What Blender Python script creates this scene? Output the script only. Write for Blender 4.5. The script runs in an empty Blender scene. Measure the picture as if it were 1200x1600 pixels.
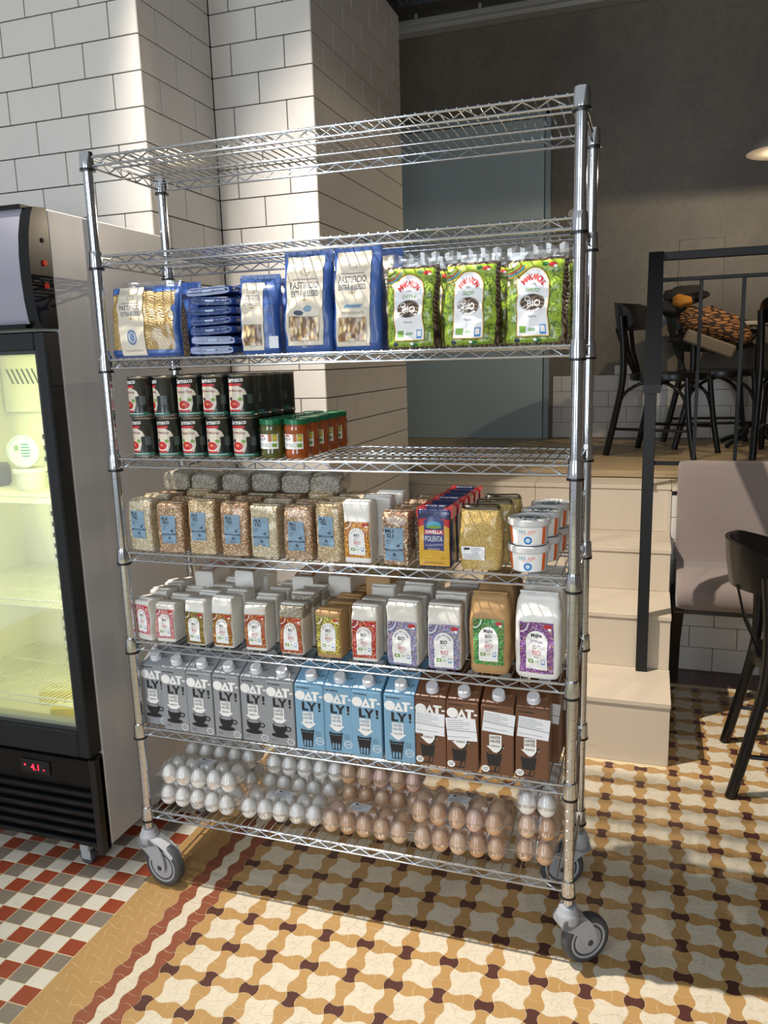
import bpy, math, random
from mathutils import Vector, Matrix, noise
random.seed(7)
SC = bpy.context.scene
COL = SC.collection
PI = math.pi

# ---------------------------------------------------------------- camera
cam = bpy.data.cameras.new('camera')
cam.sensor_fit = 'VERTICAL'; cam.sensor_height = 36.0; cam.lens = 1236.77 / 1600 * 36
cam.clip_start = 0.05; cam.clip_end = 60
camo = bpy.data.objects.new('camera', cam); COL.objects.link(camo)
_m = Matrix(((0.9487, -0.0331, 0.3144), (0.3148, 0.1888, -0.9302), (-0.0286, 0.9815, 0.1895)))
camo.matrix_world = Matrix.Translation((1.3320, -1.7410, 1.4720)) @ _m.to_4x4()
SC.camera = camo

# ---------------------------------------------------------------- world, lights, exposure
SC.view_settings.view_transform = 'Standard'
SC.view_settings.look = 'None'
SC.view_settings.gamma = 1.0
SC.view_settings.use_curve_mapping = False
SC.view_settings.exposure = 0.0
w = bpy.data.worlds.new('cafe_interior_light'); SC.world = w; w.use_nodes = True
w.node_tree.nodes['Background'].inputs[0].default_value = (0.575, 0.595, 0.62, 1)
w.node_tree.nodes['Background'].inputs[1].default_value = 0.82

def lamp(name, kind, loc, target, power, color, **kw):
    l = bpy.data.lights.new(name, kind); l.energy = power; l.color = color
    for k, v in kw.items(): setattr(l, k, v)
    o = bpy.data.objects.new(name, l); COL.objects.link(o); o.location = loc
    d = Vector(target) - Vector(loc)
    o.rotation_euler = d.to_track_quat('-Z', 'Y').to_euler()
    return o
# warm ceiling spot, out of view over the rack's left end, inferred from shadows
lamp('ceiling_track_spot', 'SPOT', (-0.20, -0.12, 3.35), (1.80, 0.72, 0.0), 740, (1.0, 0.90, 0.79),
     spot_size=math.radians(81), spot_blend=1.0, shadow_soft_size=0.03)
lamp('ceiling_track_spot', 'SPOT', (-0.45, -1.0, 3.35), (-0.05, -0.72, 0.0), 85, (1.0, 0.90, 0.78),
     spot_size=math.radians(36), spot_blend=0.9, shadow_soft_size=0.05)
# daylight from the shop windows behind and to the left of the camera
lamp('shop_window_daylight', 'AREA', (-1.2, -4.6, 1.9), (0.3, 0.0, 1.1), 90, (0.80, 0.90, 1.0), shape='RECTANGLE', size=1.3, size_y=2.4)
lamp('shop_window_daylight', 'AREA', (2.0, -5.2, 2.0), (0.8, 0.0, 1.1), 60, (0.86, 0.93, 1.0), shape='RECTANGLE', size=1.2, size_y=2.4)

# ---------------------------------------------------------------- helpers
class MB:
    def __init__(s): s.v = []; s.f = []; s.m = []
    def add(s, vs, fs, m=0):
        b = len(s.v); s.v.extend([tuple(p) for p in vs])
        for f in fs: s.f.append(tuple(i + b for i in f)); s.m.append(m)
    def box(s, x0, x1, y0, y1, z0, z1, m=0, c=0.0, T=None):
        if c <= 0:
            vs = [(x, y, z) for z in (z0, z1) for y in (y0, y1) for x in (x0, x1)]
            fs = [(0, 2, 3, 1), (4, 5, 7, 6), (0, 1, 5, 4), (2, 6, 7, 3), (0, 4, 6, 2), (1, 3, 7, 5)]
        else:
            X = (x0, x1); Y = (y0, y1); Z = (z0, z1); vs = []; idx = {}
            for i in (0, 1):
                for j in (0, 1):
                    for k in (0, 1):
                        sx, sy, sz = (c if i == 0 else -c), (c if j == 0 else -c), (c if k == 0 else -c)
                        idx[(i, j, k, 0)] = len(vs); vs.append((X[i], Y[j] + sy, Z[k] + sz))
                        idx[(i, j, k, 1)] = len(vs); vs.append((X[i] + sx, Y[j], Z[k] + sz))
                        idx[(i, j, k, 2)] = len(vs); vs.append((X[i] + sx, Y[j] + sy, Z[k]))
            q = idx; fs = []
            for i in (0, 1):
                f = [q[(i, 0, 0, 0)], q[(i, 1, 0, 0)], q[(i, 1, 1, 0)], q[(i, 0, 1, 0)]]; fs.append(tuple(f if i else f[::-1]))
                f = [q[(0, i, 0, 1)], q[(0, i, 1, 1)], q[(1, i, 1, 1)], q[(1, i, 0, 1)]]; fs.append(tuple(f if i else f[::-1]))
                f = [q[(0, 0, i, 2)], q[(1, 0, i, 2)], q[(1, 1, i, 2)], q[(0, 1, i, 2)]]; fs.append(tuple(f if i else f[::-1]))
            for i in (0, 1):
                for j in (0, 1):
                    f = (q[(i, j, 0, 0)], q[(i, j, 1, 0)], q[(i, j, 1, 1)], q[(i, j, 0, 1)]); fs.append(f if (i ^ j) else f[::-1])
                    f = (q[(i, 0, j, 0)], q[(i, 1, j, 0)], q[(i, 1, j, 2)], q[(i, 0, j, 2)]); fs.append(f if not (i ^ j) else f[::-1])
                    f = (q[(0, i, j, 1)], q[(1, i, j, 1)], q[(1, i, j, 2)], q[(0, i, j, 2)]); fs.append(f if (i ^ j) else f[::-1])
            for i in (0, 1):
                for j in (0, 1):
                    for k in (0, 1):
                        f = (q[(i, j, k, 0)], q[(i, j, k, 1)], q[(i, j, k, 2)]); fs.append(f if ((i + j + k) % 2) else f[::-1])
        if T: vs = [T @ Vector(p) for p in vs]
        s.add(vs, fs, m)
    def tube(s, pts, r, n=6, m=0, closed=False, caps=True):
        pts = [Vector(p) for p in pts]; N = len(pts); rings = []
        up = None
        for i, p in enumerate(pts):
            a = pts[(i - 1) % N] if (closed or i > 0) else p
            b = pts[(i + 1) % N] if (closed or i < N - 1) else p
            t = (b - a).normalized()
            if up is None:
                up = Vector((0, 0, 1)) if abs(t.z) < .9 else Vector((1, 0, 0))
            x = up.cross(t)
            if x.length < 1e-5: x = Vector((1, 0, 0)).cross(t)
            x.normalize(); y = t.cross(x); up = y
            rr = r[i] if isinstance(r, (list, tuple)) else r
            rings.append([p + (x * math.cos(2 * PI * k / n) + y * math.sin(2 * PI * k / n)) * rr for k in range(n)])
        vs = [q for R in rings for q in R]; fs = []
        L = N if closed else N - 1
        for i in range(L):
            for k in range(n):
                a = i * n + k; b = i * n + (k + 1) % n; c = ((i + 1) % N) * n + (k + 1) % n; d = ((i + 1) % N) * n + k
                fs.append((a, b, c, d))
        if not closed and caps: fs.append(tuple(range(n))[::-1]); fs.append(tuple((N - 1) * n + k for k in range(n)))
        s.add(vs, fs, m)
    def lathe(s, prof, n=24, c=(0, 0, 0), m=0, T=None, mats=None):
        vs = []; fs = []; N = len(prof)
        for r, z in prof:
            for k in range(n):
                a = 2 * PI * k / n; vs.append(Vector((c[0] + r * math.cos(a), c[1] + r * math.sin(a), c[2] + z)))
        if T: vs = [T @ v for v in vs]
        b = len(s.v); s.v.extend([tuple(v) for v in vs])
        for i in range(N - 1):
            for k in range(n):
                s.f.append((b + i * n + k, b + i * n + (k + 1) % n, b + (i + 1) * n + (k + 1) % n, b + (i + 1) * n + k)); s.m.append(mats[i] if mats else m)
        if prof[0][0] > 1e-6: s.f.append(tuple(b + k for k in range(n))[::-1]); s.m.append(mats[0] if mats else m)
        if prof[-1][0] > 1e-6: s.f.append(tuple(b + (N - 1) * n + k for k in range(n))); s.m.append(mats[-1] if mats else m)
    def prism(s, poly, lo, hi, axis='y', m=0, T=None):
        # poly in the plane across the axis: 'y' -> (x,z), 'x' -> (y,z), 'z' -> (x,y)
        def P(a, b, h): return {'y': (a, h, b), 'x': (h, a, b), 'z': (a, b, h)}[axis]
        n = len(poly); vs = [P(a, b, lo) for a, b in poly] + [P(a, b, hi) for a, b in poly]
        if T: vs = [T @ Vector(p) for p in vs]
        fs = [tuple(range(n)), tuple(range(n, 2 * n))[::-1]] + [(i, i + n, (i + 1) % n + n, (i + 1) % n) for i in range(n)]
        s.add(vs, fs, m)
    def grid(s, fn, nu, nv, m=0, wrap=False):
        vs = [fn(i / nu, j / nv) for j in range(nv + 1) for i in range(nu + (0 if wrap else 1))]
        W_ = nu if wrap else nu + 1; fs = []
        for j in range(nv):
            for i in range(nu):
                i2 = (i + 1) % W_
                fs.append((j * W_ + i, j * W_ + i2, (j + 1) * W_ + i2, (j + 1) * W_ + i))
        s.add(vs, fs, m)
    def mesh(s, name, mats, smooth=35):
        me = bpy.data.meshes.new(name); me.from_pydata(s.v, [], s.f)
        for mm in (mats if isinstance(mats, (list, tuple)) else [mats]): me.materials.append(mm)
        me.polygons.foreach_set('material_index', s.m)
        if smooth:
            me.polygons.foreach_set('use_smooth', [True] * len(me.polygons))
            me.set_sharp_from_angle(angle=math.radians(smooth))
        me.update(); return me

def link(name, me, parent=None, loc=(0, 0, 0), rot=(0, 0, 0)):
    o = bpy.data.objects.new(name, me); COL.objects.link(o)
    o.location = loc; o.rotation_euler = rot
    if parent is not None: o.parent = parent
    return o
def obj(name, mb, mats, parent=None, loc=(0, 0, 0), rot=(0, 0, 0), smooth=35, kind=None):
    o = link(name, mb.mesh(name, mats, smooth), parent, loc, rot)
    if kind: o['kind'] = kind
    return o
def tag(o, label, cat, group=None):
    o['label'] = label; o['category'] = cat
    if group: o['group'] = group
    return o
def thing(name, label, cat, loc=(0, 0, 0), rz=0.0, group=None):
    o = bpy.data.objects.new(name, None); COL.objects.link(o); o.empty_display_size = .05
    o.location = loc; o.rotation_euler = (0, 0, rz); return tag(o, label, cat, group)
def struct(name, mb, mats, smooth=35):
    o = obj(name, mb, mats, smooth=smooth); o['kind'] = 'structure'; return o
def dup(root, loc, rot=None, label=None, group=None, skip=()):
    r = root.copy(); COL.objects.link(r); r.location = loc
    if rot is not None: r.rotation_euler = rot if isinstance(rot, (tuple, list)) else (0, 0, rot)
    if label: r['label'] = label
    if group: r['group'] = group
    for ch in list(root.children):
        if ch.name.split('.')[0] in skip: continue
        c = ch.copy(); COL.objects.link(c); c.parent = r
        for g in list(ch.children):
            d = g.copy(); COL.objects.link(d); d.parent = c
    return r

# ---------------------------------------------------------------- materials
def srgb(h):
    if isinstance(h, str):
        h = h.lstrip('#'); c = [int(h[i:i + 2], 16) / 255 for i in (0, 2, 4)]
    else: c = list(h)
    return tuple([(x / 12.92 if x <= .04045 else ((x + .055) / 1.055) ** 2.4) for x in c] + [1.0])
class NT:
    def __init__(s, name):
        s.mat = bpy.data.materials.new(name); s.mat.use_nodes = True; s.nt = s.mat.node_tree
        s.b = s.nt.nodes['Principled BSDF']; s.out = s.nt.nodes['Material Output']
    def n(s, t, **kw):
        x = s.nt.nodes.new(t)
        for k, v in kw.items(): setattr(x, k, v)
        return x
    def l(s, a, b): s.nt.links.new(a, b)
    def coord(s, kind='Object', scale=(1, 1, 1)):
        tc = s.n('ShaderNodeTexCoord'); mp = s.n('ShaderNodeMapping'); mp.inputs['Scale'].default_value = scale
        if kind == 'World':
            g = s.n('ShaderNodeNewGeometry'); s.l(g.outputs['Position'], mp.inputs[0])
        else: s.l(tc.outputs[kind], mp.inputs[0])
        return mp.outputs[0]
    def noise(s, vec, scale, detail=3, rough=.55, dist=0):
        x = s.n('ShaderNodeTexNoise'); x.inputs['Scale'].default_value = scale; x.inputs['Detail'].default_value = detail
        x.inputs['Roughness'].default_value = rough; x.inputs['Distortion'].default_value = dist
        s.l(vec, x.inputs['Vector']); return x.outputs['Fac']
    def voro(s, vec, scale, out='Color', feature='F1'):
        x = s.n('ShaderNodeTexVoronoi', feature=feature); x.inputs['Scale'].default_value = scale
        s.l(vec, x.inputs['Vector']); return x.outputs[out]
    def ramp(s, fac, stops, interp='LINEAR'):
        x = s.n('ShaderNodeValToRGB'); cr = x.color_ramp; cr.interpolation = interp
        while len(cr.elements) < len(stops): cr.elements.new(.5)
        for e, (p, c) in zip(cr.elements, stops): e.position = p; e.color = srgb(c) if not (isinstance(c, tuple) and len(c) == 4) else c
        s.l(fac, x.inputs[0]); return x.outputs[0]
    def mix(s, fac, a, b, mode='MIX'):
        x = s.n('ShaderNodeMix', data_type='RGBA', blend_type=mode)
        if hasattr(fac, 'links'): s.l(fac, x.inputs[0])
        else: x.inputs[0].default_value = fac
        for v, i in ((a, 6), (b, 7)):
            if hasattr(v, 'links'): s.l(v, x.inputs[i])
            else: x.inputs[i].default_value = v
        return x.outputs[2]
    def bump(s, h, strength=.3, dist=.002):
        x = s.n('ShaderNodeBump'); x.inputs['Strength'].default_value = strength; x.inputs['Distance'].default_value = dist
        s.l(h, x.inputs['Height']); s.l(x.outputs[0], s.b.inputs['Normal']); return x
    def set(s, **kw):
        for k, v in kw.items(): s.b.inputs[k.replace('_', ' ')].default_value = v
        return s
MATS = {}
def mat(name, col, rough=.5, metal=0.0, coat=0.0, spec=.5, var=0.0, bump=0.0, bscale=60, emit=None, estr=0, dist=.001):
    if name in MATS: return MATS[name]
    t = NT(name); c = srgb(col); t.b.inputs['Base Color'].default_value = c
    t.set(Roughness=rough, Metallic=metal, Coat_Weight=coat, Specular_IOR_Level=spec)
    if coat: t.set(Coat_Roughness=.12)
    if emit: t.b.inputs['Emission Color'].default_value = srgb(emit); t.b.inputs['Emission Strength'].default_value = estr
    if var or bump:
        v = t.coord('Object'); nz = t.noise(v, bscale, 4)
        if var:
            lo = tuple(x * (1 - var) for x in c[:3]) + (1,); hi = tuple(min(1, x * (1 + var)) for x in c[:3]) + (1,)
            t.l(t.mix(nz, lo, hi), t.b.inputs['Base Color'])
        if bump: t.bump(nz, bump, dist)
    MATS[name] = t.mat; return t.mat

def m_chrome():
    t = NT('polished_chrome'); t.set(Metallic=1.0, Roughness=.10); t.b.inputs['Base Color'].default_value = (.60, .63, .67, 1)
    return t.mat
CHROME = m_chrome()
CHROME2 = mat('cast_chrome', '#b9b3a6', .28, 1.0, bump=.5, bscale=220, dist=.0015)
BLACKP = mat('black_plastic', '#101113', .35, bump=.1, bscale=400)
RUBBER = mat('grey_rubber_tyre', '#3f4246', .6, var=.15, bscale=80)
CASTG = mat('grey_caster_plastic', '#9b9ea3', .38, var=.04, bscale=60)
BMETAL = mat('black_painted_steel', '#121518', .5, .0, spec=.35, var=.2, bscale=14)
BWOOD = mat('black_lacquered_wood', '#0b0a09', .3, 0, coat=.12, spec=.35, var=.2, bscale=30)

def m_glass(name, tint=(1, 1, 1, 1), refl=.5, base=.04, rough=.03):
    t = NT(name); nt = t.nt; nt.nodes.remove(t.b)
    tr = t.n('ShaderNodeBsdfTransparent'); tr.inputs[0].default_value = tint
    gl = t.n('ShaderNodeBsdfGlossy'); gl.inputs['Roughness'].default_value = rough; gl.inputs['Color'].default_value = (1, 1, 1, 1)
    fr = t.n('ShaderNodeFresnel'); fr.inputs[0].default_value = 1.45
    mm = t.n('ShaderNodeMath', operation='MULTIPLY_ADD'); t.l(fr.outputs[0], mm.inputs[0]); mm.inputs[1].default_value = refl; mm.inputs[2].default_value = base
    mx = t.n('ShaderNodeMixShader'); t.l(mm.outputs[0], mx.inputs[0]); t.l(tr.outputs[0], mx.inputs[1]); t.l(gl.outputs[0], mx.inputs[2])
    t.l(mx.outputs[0], t.out.inputs[0]); return t.mat
def m_haze(name, tint, white=.10):
    t = NT(name); nt = t.nt; nt.nodes.remove(t.b)
    tr = t.n('ShaderNodeBsdfTransparent'); tr.inputs[0].default_value = tint
    df = t.n('ShaderNodeBsdfTranslucent'); df.inputs[0].default_value = (.9, .9, .92, 1); d2 = t.n('ShaderNodeBsdfDiffuse'); d2.inputs[0].default_value = (.85, .85, .87, 1)
    a = t.n('ShaderNodeMixShader'); a.inputs[0].default_value = .5; t.l(df.outputs[0], a.inputs[1]); t.l(d2.outputs[0], a.inputs[2])
    m1 = t.n('ShaderNodeMixShader'); m1.inputs[0].default_value = white; t.l(tr.outputs[0], m1.inputs[1]); t.l(a.outputs[0], m1.inputs[2])
    gl = t.n('ShaderNodeBsdfGlossy'); gl.inputs['Roughness'].default_value = .13; gl.inputs['Color'].default_value = (1, 1, 1, 1)
    fr = t.n('ShaderNodeFresnel'); fr.inputs[0].default_value = 1.45
    mm = t.n('ShaderNodeMath', operation='MULTIPLY_ADD'); t.l(fr.outputs[0], mm.inputs[0]); mm.inputs[1].default_value = .55; mm.inputs[2].default_value = .02
    mx = t.n('ShaderNodeMixShader'); t.l(mm.outputs[0], mx.inputs[0]); t.l(m1.outputs[0], mx.inputs[1]); t.l(gl.outputs[0], mx.inputs[2])
    t.l(mx.outputs[0], t.out.inputs[0]); return t.mat
def m_milky(name, col, opacity):
    t = NT(name); nt = t.nt; c = srgb(col)
    t.b.inputs['Base Color'].default_value = c; t.set(Roughness=.16, Coat_Weight=.5, Alpha=opacity)
    return t.mat
GLASS = m_glass('clear_glass')
EGGPLASTIC = m_haze('clear_egg_pack_plastic', (.992, .993, .995, 1), .15)
FILM = m_glass('clear_film', (.97, .97, .97, 1), .9, .08, .16)

def m_tile(name, c1, c2, rough=.18, bump=.05, coat=.0):
    t = NT(name); v = t.coord('World'); nz = t.noise(v, 5, 3); n2 = t.noise(v, 45, 3)
    base = t.mix(nz, srgb(c1), srgb(c2)); t.l(base, t.b.inputs['Base Color']); t.set(Roughness=rough, Coat_Weight=coat)
    t.bump(n2, bump, .002); return t.mat
WTILE = m_tile('white_glazed_tile', '#c5c1ba', '#cfcbc4', .22, .06)
GROUT = mat('dark_grout', '#1d1b19', .9, var=.2, bscale=80)
GROUTL = mat('pale_floor_grout', '#cdbd9b', .9, var=.2, bscale=80)
def m_floor(name, c1, c2, c3, spots, rough=.33):
    t = NT(name); v = t.coord('World'); a = t.noise(v, 9, 4); b = t.noise(v, 70, 6, .7); c = t.noise(v, 28, 8, .75, .6)
    base = t.mix(a, srgb(c1), srgb(c2))
    sp = t.ramp(b, [(0.0, (1, 1, 1, 1)), (spots, (1, 1, 1, 1)), (min(1, spots + .06), (0, 0, 0, 1))])
    base = t.mix(t.ramp(c, [(.60, (0, 0, 0, 1)), (.74, (1, 1, 1, 1))]), base, srgb(c3))
    if 'cream' in name: d = t.noise(v, 34, 3, .5, 1.8); base = t.mix(t.ramp(d, [(.47, (0, 0, 0, 1)), (.5, (.55, .55, .55, 1)), (.53, (0, 0, 0, 1))]), base, srgb('#a89c86'))
    t.l(base, t.b.inputs['Base Color']); t.set(Roughness=rough); t.bump(b, .12, .001)
    rr = t.n('ShaderNodeMapRange'); t.l(c, rr.inputs[0]); rr.inputs[3].default_value = rough - .1; rr.inputs[4].default_value = rough + .25
    t.l(rr.outputs[0], t.b.inputs['Roughness']); return t.mat
F_CREAM = m_floor('cream_mosaic_stone', '#d3cab6', '#c5bba5', '#aaa08a', .5)
F_OCHRE = m_floor('ochre_mosaic_stone', '#b28e5b', '#a3804e', '#957650', .5)
F_BROWN = m_floor('dark_brown_mosaic_stone', '#54322a', '#452620', '#5f4038', .5)
F_RUST = m_floor('red_brown_mosaic_stone', '#8a4f38', '#7d452f', '#6d4234', .5)
F_RED = m_floor('brick_red_tile', '#94432a', '#7f3722', '#703a2a', .5)
F_GREY = m_floor('grey_tile', '#837a6e', '#74695d', '#8f877b', .5)
F_WHITE = m_floor('off_white_tile', '#d3cec2', '#c5bfb1', '#aca596', .5)
def m_plaster():
    t = NT('grey_brown_concrete_plaster'); v = t.coord('World'); a = t.noise(v, 1.3, 5, .6, .4); b = t.noise(v, 5, 8, .7, 1.2); c = t.noise(v, 90, 4)
    base = t.ramp(a, [(.3, '#5d5850'), (.5, '#6b6458'), (.72, '#776d5e')])
    base = t.mix(t.ramp(b, [(.46, (0, 0, 0, 1)), (.5, (.35, .35, .35, 1)), (.54, (0, 0, 0, 1))]), base, srgb('#544c41'))
    t.l(base, t.b.inputs['Base Color']); t.set(Roughness=.55); t.bump(b, .25, .01); return t.mat
PLASTER = m_plaster()
def m_stone():
    t = NT('sand_coloured_stone_cladding'); v = t.coord('World'); a = t.noise(v, 2.2, 5, .6); b = t.noise(v, 260, 3); c = t.noise(v, 9, 6, .7, 2)
    base = t.mix(a, srgb('#cabda9'), srgb('#bfb29e')); base = t.mix(t.ramp(c, [(.62, (0, 0, 0, 1)), (.70, (.5, .5, .5, 1))]), base, srgb('#ae9c83'))
    t.l(base, t.b.inputs['Base Color']); t.set(Roughness=.5); t.bump(b, .08, .001); return t.mat
STONE = m_stone()
def m_wood(name, a, b, sx=(1.2, 14, 14)):
    t = NT(name); v = t.coord('World', sx); x = t.noise(v, 3, 6, .65, .8); y = t.noise(v, 22, 4)
    base = t.ramp(x, [(.3, a), (.7, b)]); base = t.mix(t.ramp(y, [(.55, (0, 0, 0, 1)), (.8, (.4, .4, .4, 1))]), base, srgb('#80694a'))
    t.l(base, t.b.inputs['Base Color']); t.set(Roughness=.5); t.bump(y, .15, .001); return t.mat
WOOD = m_wood('brown_oak_plank', '#a08a66', '#b9a07a')
DWOOD = mat('dark_stained_wood', '#2b2118', .45, var=.3, bscale=20)
def m_fabric(name, a, b, sc=500):
    t = NT(name); v = t.coord('Object'); x = t.noise(v, sc, 2); y = t.noise(v, 8, 3)
    t.l(t.mix(x, srgb(a), srgb(b)), t.b.inputs['Base Color']); t.set(Roughness=.9, Sheen_Weight=.3); t.bump(x, .4, .001); return t.mat
BENCHF = m_fabric('mauve_grey_woven_fabric', '#7b6e68', '#8e817b')
def m_brushed(name, col, rough=.3):
    t = NT(name); v = t.coord('World', (1, 1, 60)); x = t.noise(v, 5, 3); v2 = t.coord('World', (9, 9, .4)); y = t.noise(v2, 1.6, 3)
    c = srgb(col); t.l(t.mix(y, tuple(k * .86 for k in c[:3]) + (1,), tuple(min(1, k * 1.1) for k in c[:3]) + (1,)), t.b.inputs['Base Color'])
    t.set(Roughness=rough, Metallic=.12); t.bump(x, .05, .001); return t.mat
FRIDGESIDE = m_brushed('silver_grey_coated_steel', '#b9bbbd', .33)

# ---------------------------------------------------------------- flat print helper
_TX = {}
def text_geo(body, bold=0.0):
    k = (body, bold)
    if k in _TX: return _TX[k]
    c = bpy.data.curves.new('lettering', 'FONT'); c.body = body; c.resolution_u = 2; c.offset = bold; c.align_x = 'CENTER'; c.align_y = 'CENTER'
    o = bpy.data.objects.new('lettering', c); COL.objects.link(o)
    e = o.evaluated_get(bpy.context.evaluated_depsgraph_get()); me = e.to_mesh()
    V = [(v.co.x, v.co.y) for v in me.vertices]; F = [tuple(p.vertices) for p in me.polygons]
    e.to_mesh_clear(); bpy.data.objects.remove(o); bpy.data.curves.remove(c)
    if V:
        xs = [p[0] for p in V]; ys = [p[1] for p in V]; cx = (min(xs) + max(xs)) / 2; cy = (min(ys) + max(ys)) / 2
        V = [(x - cx, y - cy) for x, y in V]; W_ = max(xs) - min(xs); H_ = max(ys) - min(ys)
    else: W_ = H_ = 1
    _TX[k] = (V, F, W_, H_); return _TX[k]
class Print:
    """flat print in label coordinates (metres, u right, v up), laid on a real surface by a mapping function"""
    def __init__(s): s.s = []; s.lay = 0; s.mats = []
    def mi(s, m):
        if m not in s.mats: s.mats.append(m)
        return s.mats.index(m)
    def poly(s, pts, m, layer=None):
        s.s.append((pts, [tuple(range(len(pts)))], s.mi(m), 0)); return s
    def rect(s, u, v, w_, h_, m, n=1, a=0.0):
        s.lay += 1; nx = n; ny = n
        P = [(-w_ / 2 + w_ * i / nx, -h_ / 2 + h_ * j / ny) for j in range(ny + 1) for i in range(nx + 1)]
        ca, sa = math.cos(a), math.sin(a); P = [(u + x * ca - y * sa, v + x * sa + y * ca) for x, y in P]
        F = [(j * (nx + 1) + i, j * (nx + 1) + i + 1, (j + 1) * (nx + 1) + i + 1, (j + 1) * (nx + 1) + i) for j in range(ny) for i in range(nx)]
        s.s.append((P, F, s.mi(m), s.lay)); return s
    def ell(s, u, v, a, b, m, n=16):
        return s.poly([(u + a * math.cos(2 * PI * k / n), v + b * math.sin(2 * PI * k / n)) for k in range(n)], m)
    def ring(s, u, v, a, b, t, m, n=20, a0=0, a1=2 * PI):
        s.lay += 1; P = []; N = n + 1
        for k in range(N):
            q = a0 + (a1 - a0) * k / n; P += [(u + a * math.cos(q), v + b * math.sin(q)), (u + (a - t) * math.cos(q), v + (b - t) * math.sin(q))]
        s.s.append((P, [(2 * k, 2 * k + 2, 2 * k + 3, 2 * k + 1) for k in range(n)], s.mi(m), s.lay)); return s
    def arch(s, u, v, w_, h_, m, n=10):
        r = w_ / 2; P = [(u - r, v - h_ / 2), (u + r, v - h_ / 2)]
        for k in range(n + 1):
            q = PI * k / n; P.append((u + r * math.cos(q), v + h_ / 2 - r + r * math.sin(q)))
        # fan so that it can bend
        s.lay += 1; c = (u, v); P2 = [c] + P
        s.s.append((P2, [(0, i, i + 1) for i in range(1, len(P))] + [(0, len(P), 1)], s.mi(m), s.lay)); return s
    def text(s, body, u, v, h_, m, bold=.02, w_=None, a=0.0, sq=1.0):
        V, F, W_, H_ = text_geo(body, bold)
        k = h_ / H_ ; kx = k * sq
        if w_ is not None: kx = w_ / W_
        ca, sa = math.cos(a), math.sin(a); s.lay += 1
        s.s.append(([(u + x * kx * ca - y * k * sa, v + x * kx * sa + y * k * ca) for x, y in V], F, s.mi(m), s.lay)); return s
    def arctext(s, body, u, v, r, h_, m, spread=2.0, bold=.02, w_=None):
        n = len(body)
        for i, ch in enumerate(body):
            if ch == ' ': continue
            q = PI / 2 + spread / 2 - spread * (i + .5) / n
            V, F, W_, H_ = text_geo(ch, bold); k = h_ / .72; a = q - PI / 2; ca, sa = math.cos(a), math.sin(a)
            cu, cv = u + r * math.cos(q), v + r * math.sin(q); kx = k * (w_ or 1)
            if i == 0: s.lay += 1
            s.s.append(([(cu + x * kx * ca - y * k * sa, cv + x * kx * sa + y * k * ca) for x, y in V], F, s.mi(m), s.lay))
        return s
    def mesh(s, name, fn, eps=.00014, base=.0003, ml=.0032):
        """each shape lies one step above the shapes it overlaps; large faces are split so that they bend with the surface"""
        mb = MB(); boxes = []
        for P, F, m, _ in s.s:
            bb = (min(p[0] for p in P), max(p[0] for p in P), min(p[1] for p in P), max(p[1] for p in P))
            lay = 1 + max([q[4] for q in boxes if q[0] < bb[1] and q[1] > bb[0] and q[2] < bb[3] and q[3] > bb[2]] or [0])
            boxes.append(bb + (lay,)); h = base + eps * lay
            T = []
            if ml and (bb[1] - bb[0] > ml or bb[3] - bb[2] > ml):
                st = []
                for f in F:
                    if len(f) == 3 or len(f) == 4:
                        for k in range(1, len(f) - 1): st.append((P[f[0]], P[f[k]], P[f[k + 1]]))
                    else:
                        from mathutils.geometry import tessellate_polygon
                        for t3 in tessellate_polygon([[Vector((P[i][0], P[i][1], 0)) for i in f]]): st.append(tuple(P[f[i]] for i in t3))
                while st:
                    a, b, c = st.pop(); L = [(math.dist(a, b), 0), (math.dist(b, c), 1), (math.dist(c, a), 2)]; l, k = max(L)
                    if l <= ml * 1.3: T.append((a, b, c)); continue
                    if k == 1: a, b, c = b, c, a
                    elif k == 2: a, b, c = c, a, b
                    q = ((a[0] + b[0]) / 2, (a[1] + b[1]) / 2); st.append((a, q, c)); st.append((q, b, c))
                vs = []; idx = {}; fs = []
                for t3 in T:
                    ff = []
                    for p_ in t3:
                        k = (round(p_[0], 6), round(p_[1], 6))
                        if k not in idx: idx[k] = len(vs); vs.append(fn(p_[0], p_[1], h))
                        ff.append(idx[k])
                    if len(set(ff)) == 3: fs.append(tuple(ff))
                mb.add(vs, fs, m)
            else: mb.add([fn(u, v, h) for u, v in P], F, m)
        return mb.mesh(name, s.mats, 0)
    def put(s, name, fn, parent, **kw): return link(name, s.mesh(name, fn, **kw), parent)
def textlines(p, u, v, w_, n, pitch, m, h_=.0012, seed=0):
    r = random.Random(seed)
    for i in range(n): 
        ww = w_ * r.uniform(.55, 1.0); p.rect(u - (w_ - ww) / 2, v - i * pitch, ww, h_, m)

K = mat('black_ink', '#17171a', .5); WH = mat('white_print', '#ecebe8', .5); GY = mat('grey_ink', '#6e7072', .5)
PGREEN = mat('green_print', '#6f9a3c', .5); PBLUE = mat('blue_print', '#2f7fc4', .5); PRED = mat('red_print', '#b8232b', .5)
STICK = mat('white_sticker_paper', '#e4e6ea', .45, bump=.05, bscale=50)

# ================================================================= ROOM SHELL
def fix(me):
    import bmesh
    b = bmesh.new(); b.from_mesh(me); bmesh.ops.recalc_face_normals(b, faces=b.faces); b.to_mesh(me); b.free()
_old_mesh = MB.mesh
def _mesh(s, name, mats, smooth=35):
    me = _old_mesh(s, name, mats, 0)
    if smooth:
        fix(me)
        me.polygons.foreach_set('use_smooth', [True] * len(me.polygons)); me.set_sharp_from_angle(angle=math.radians(smooth)); me.update()
    return me
MB.mesh = _mesh

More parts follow.
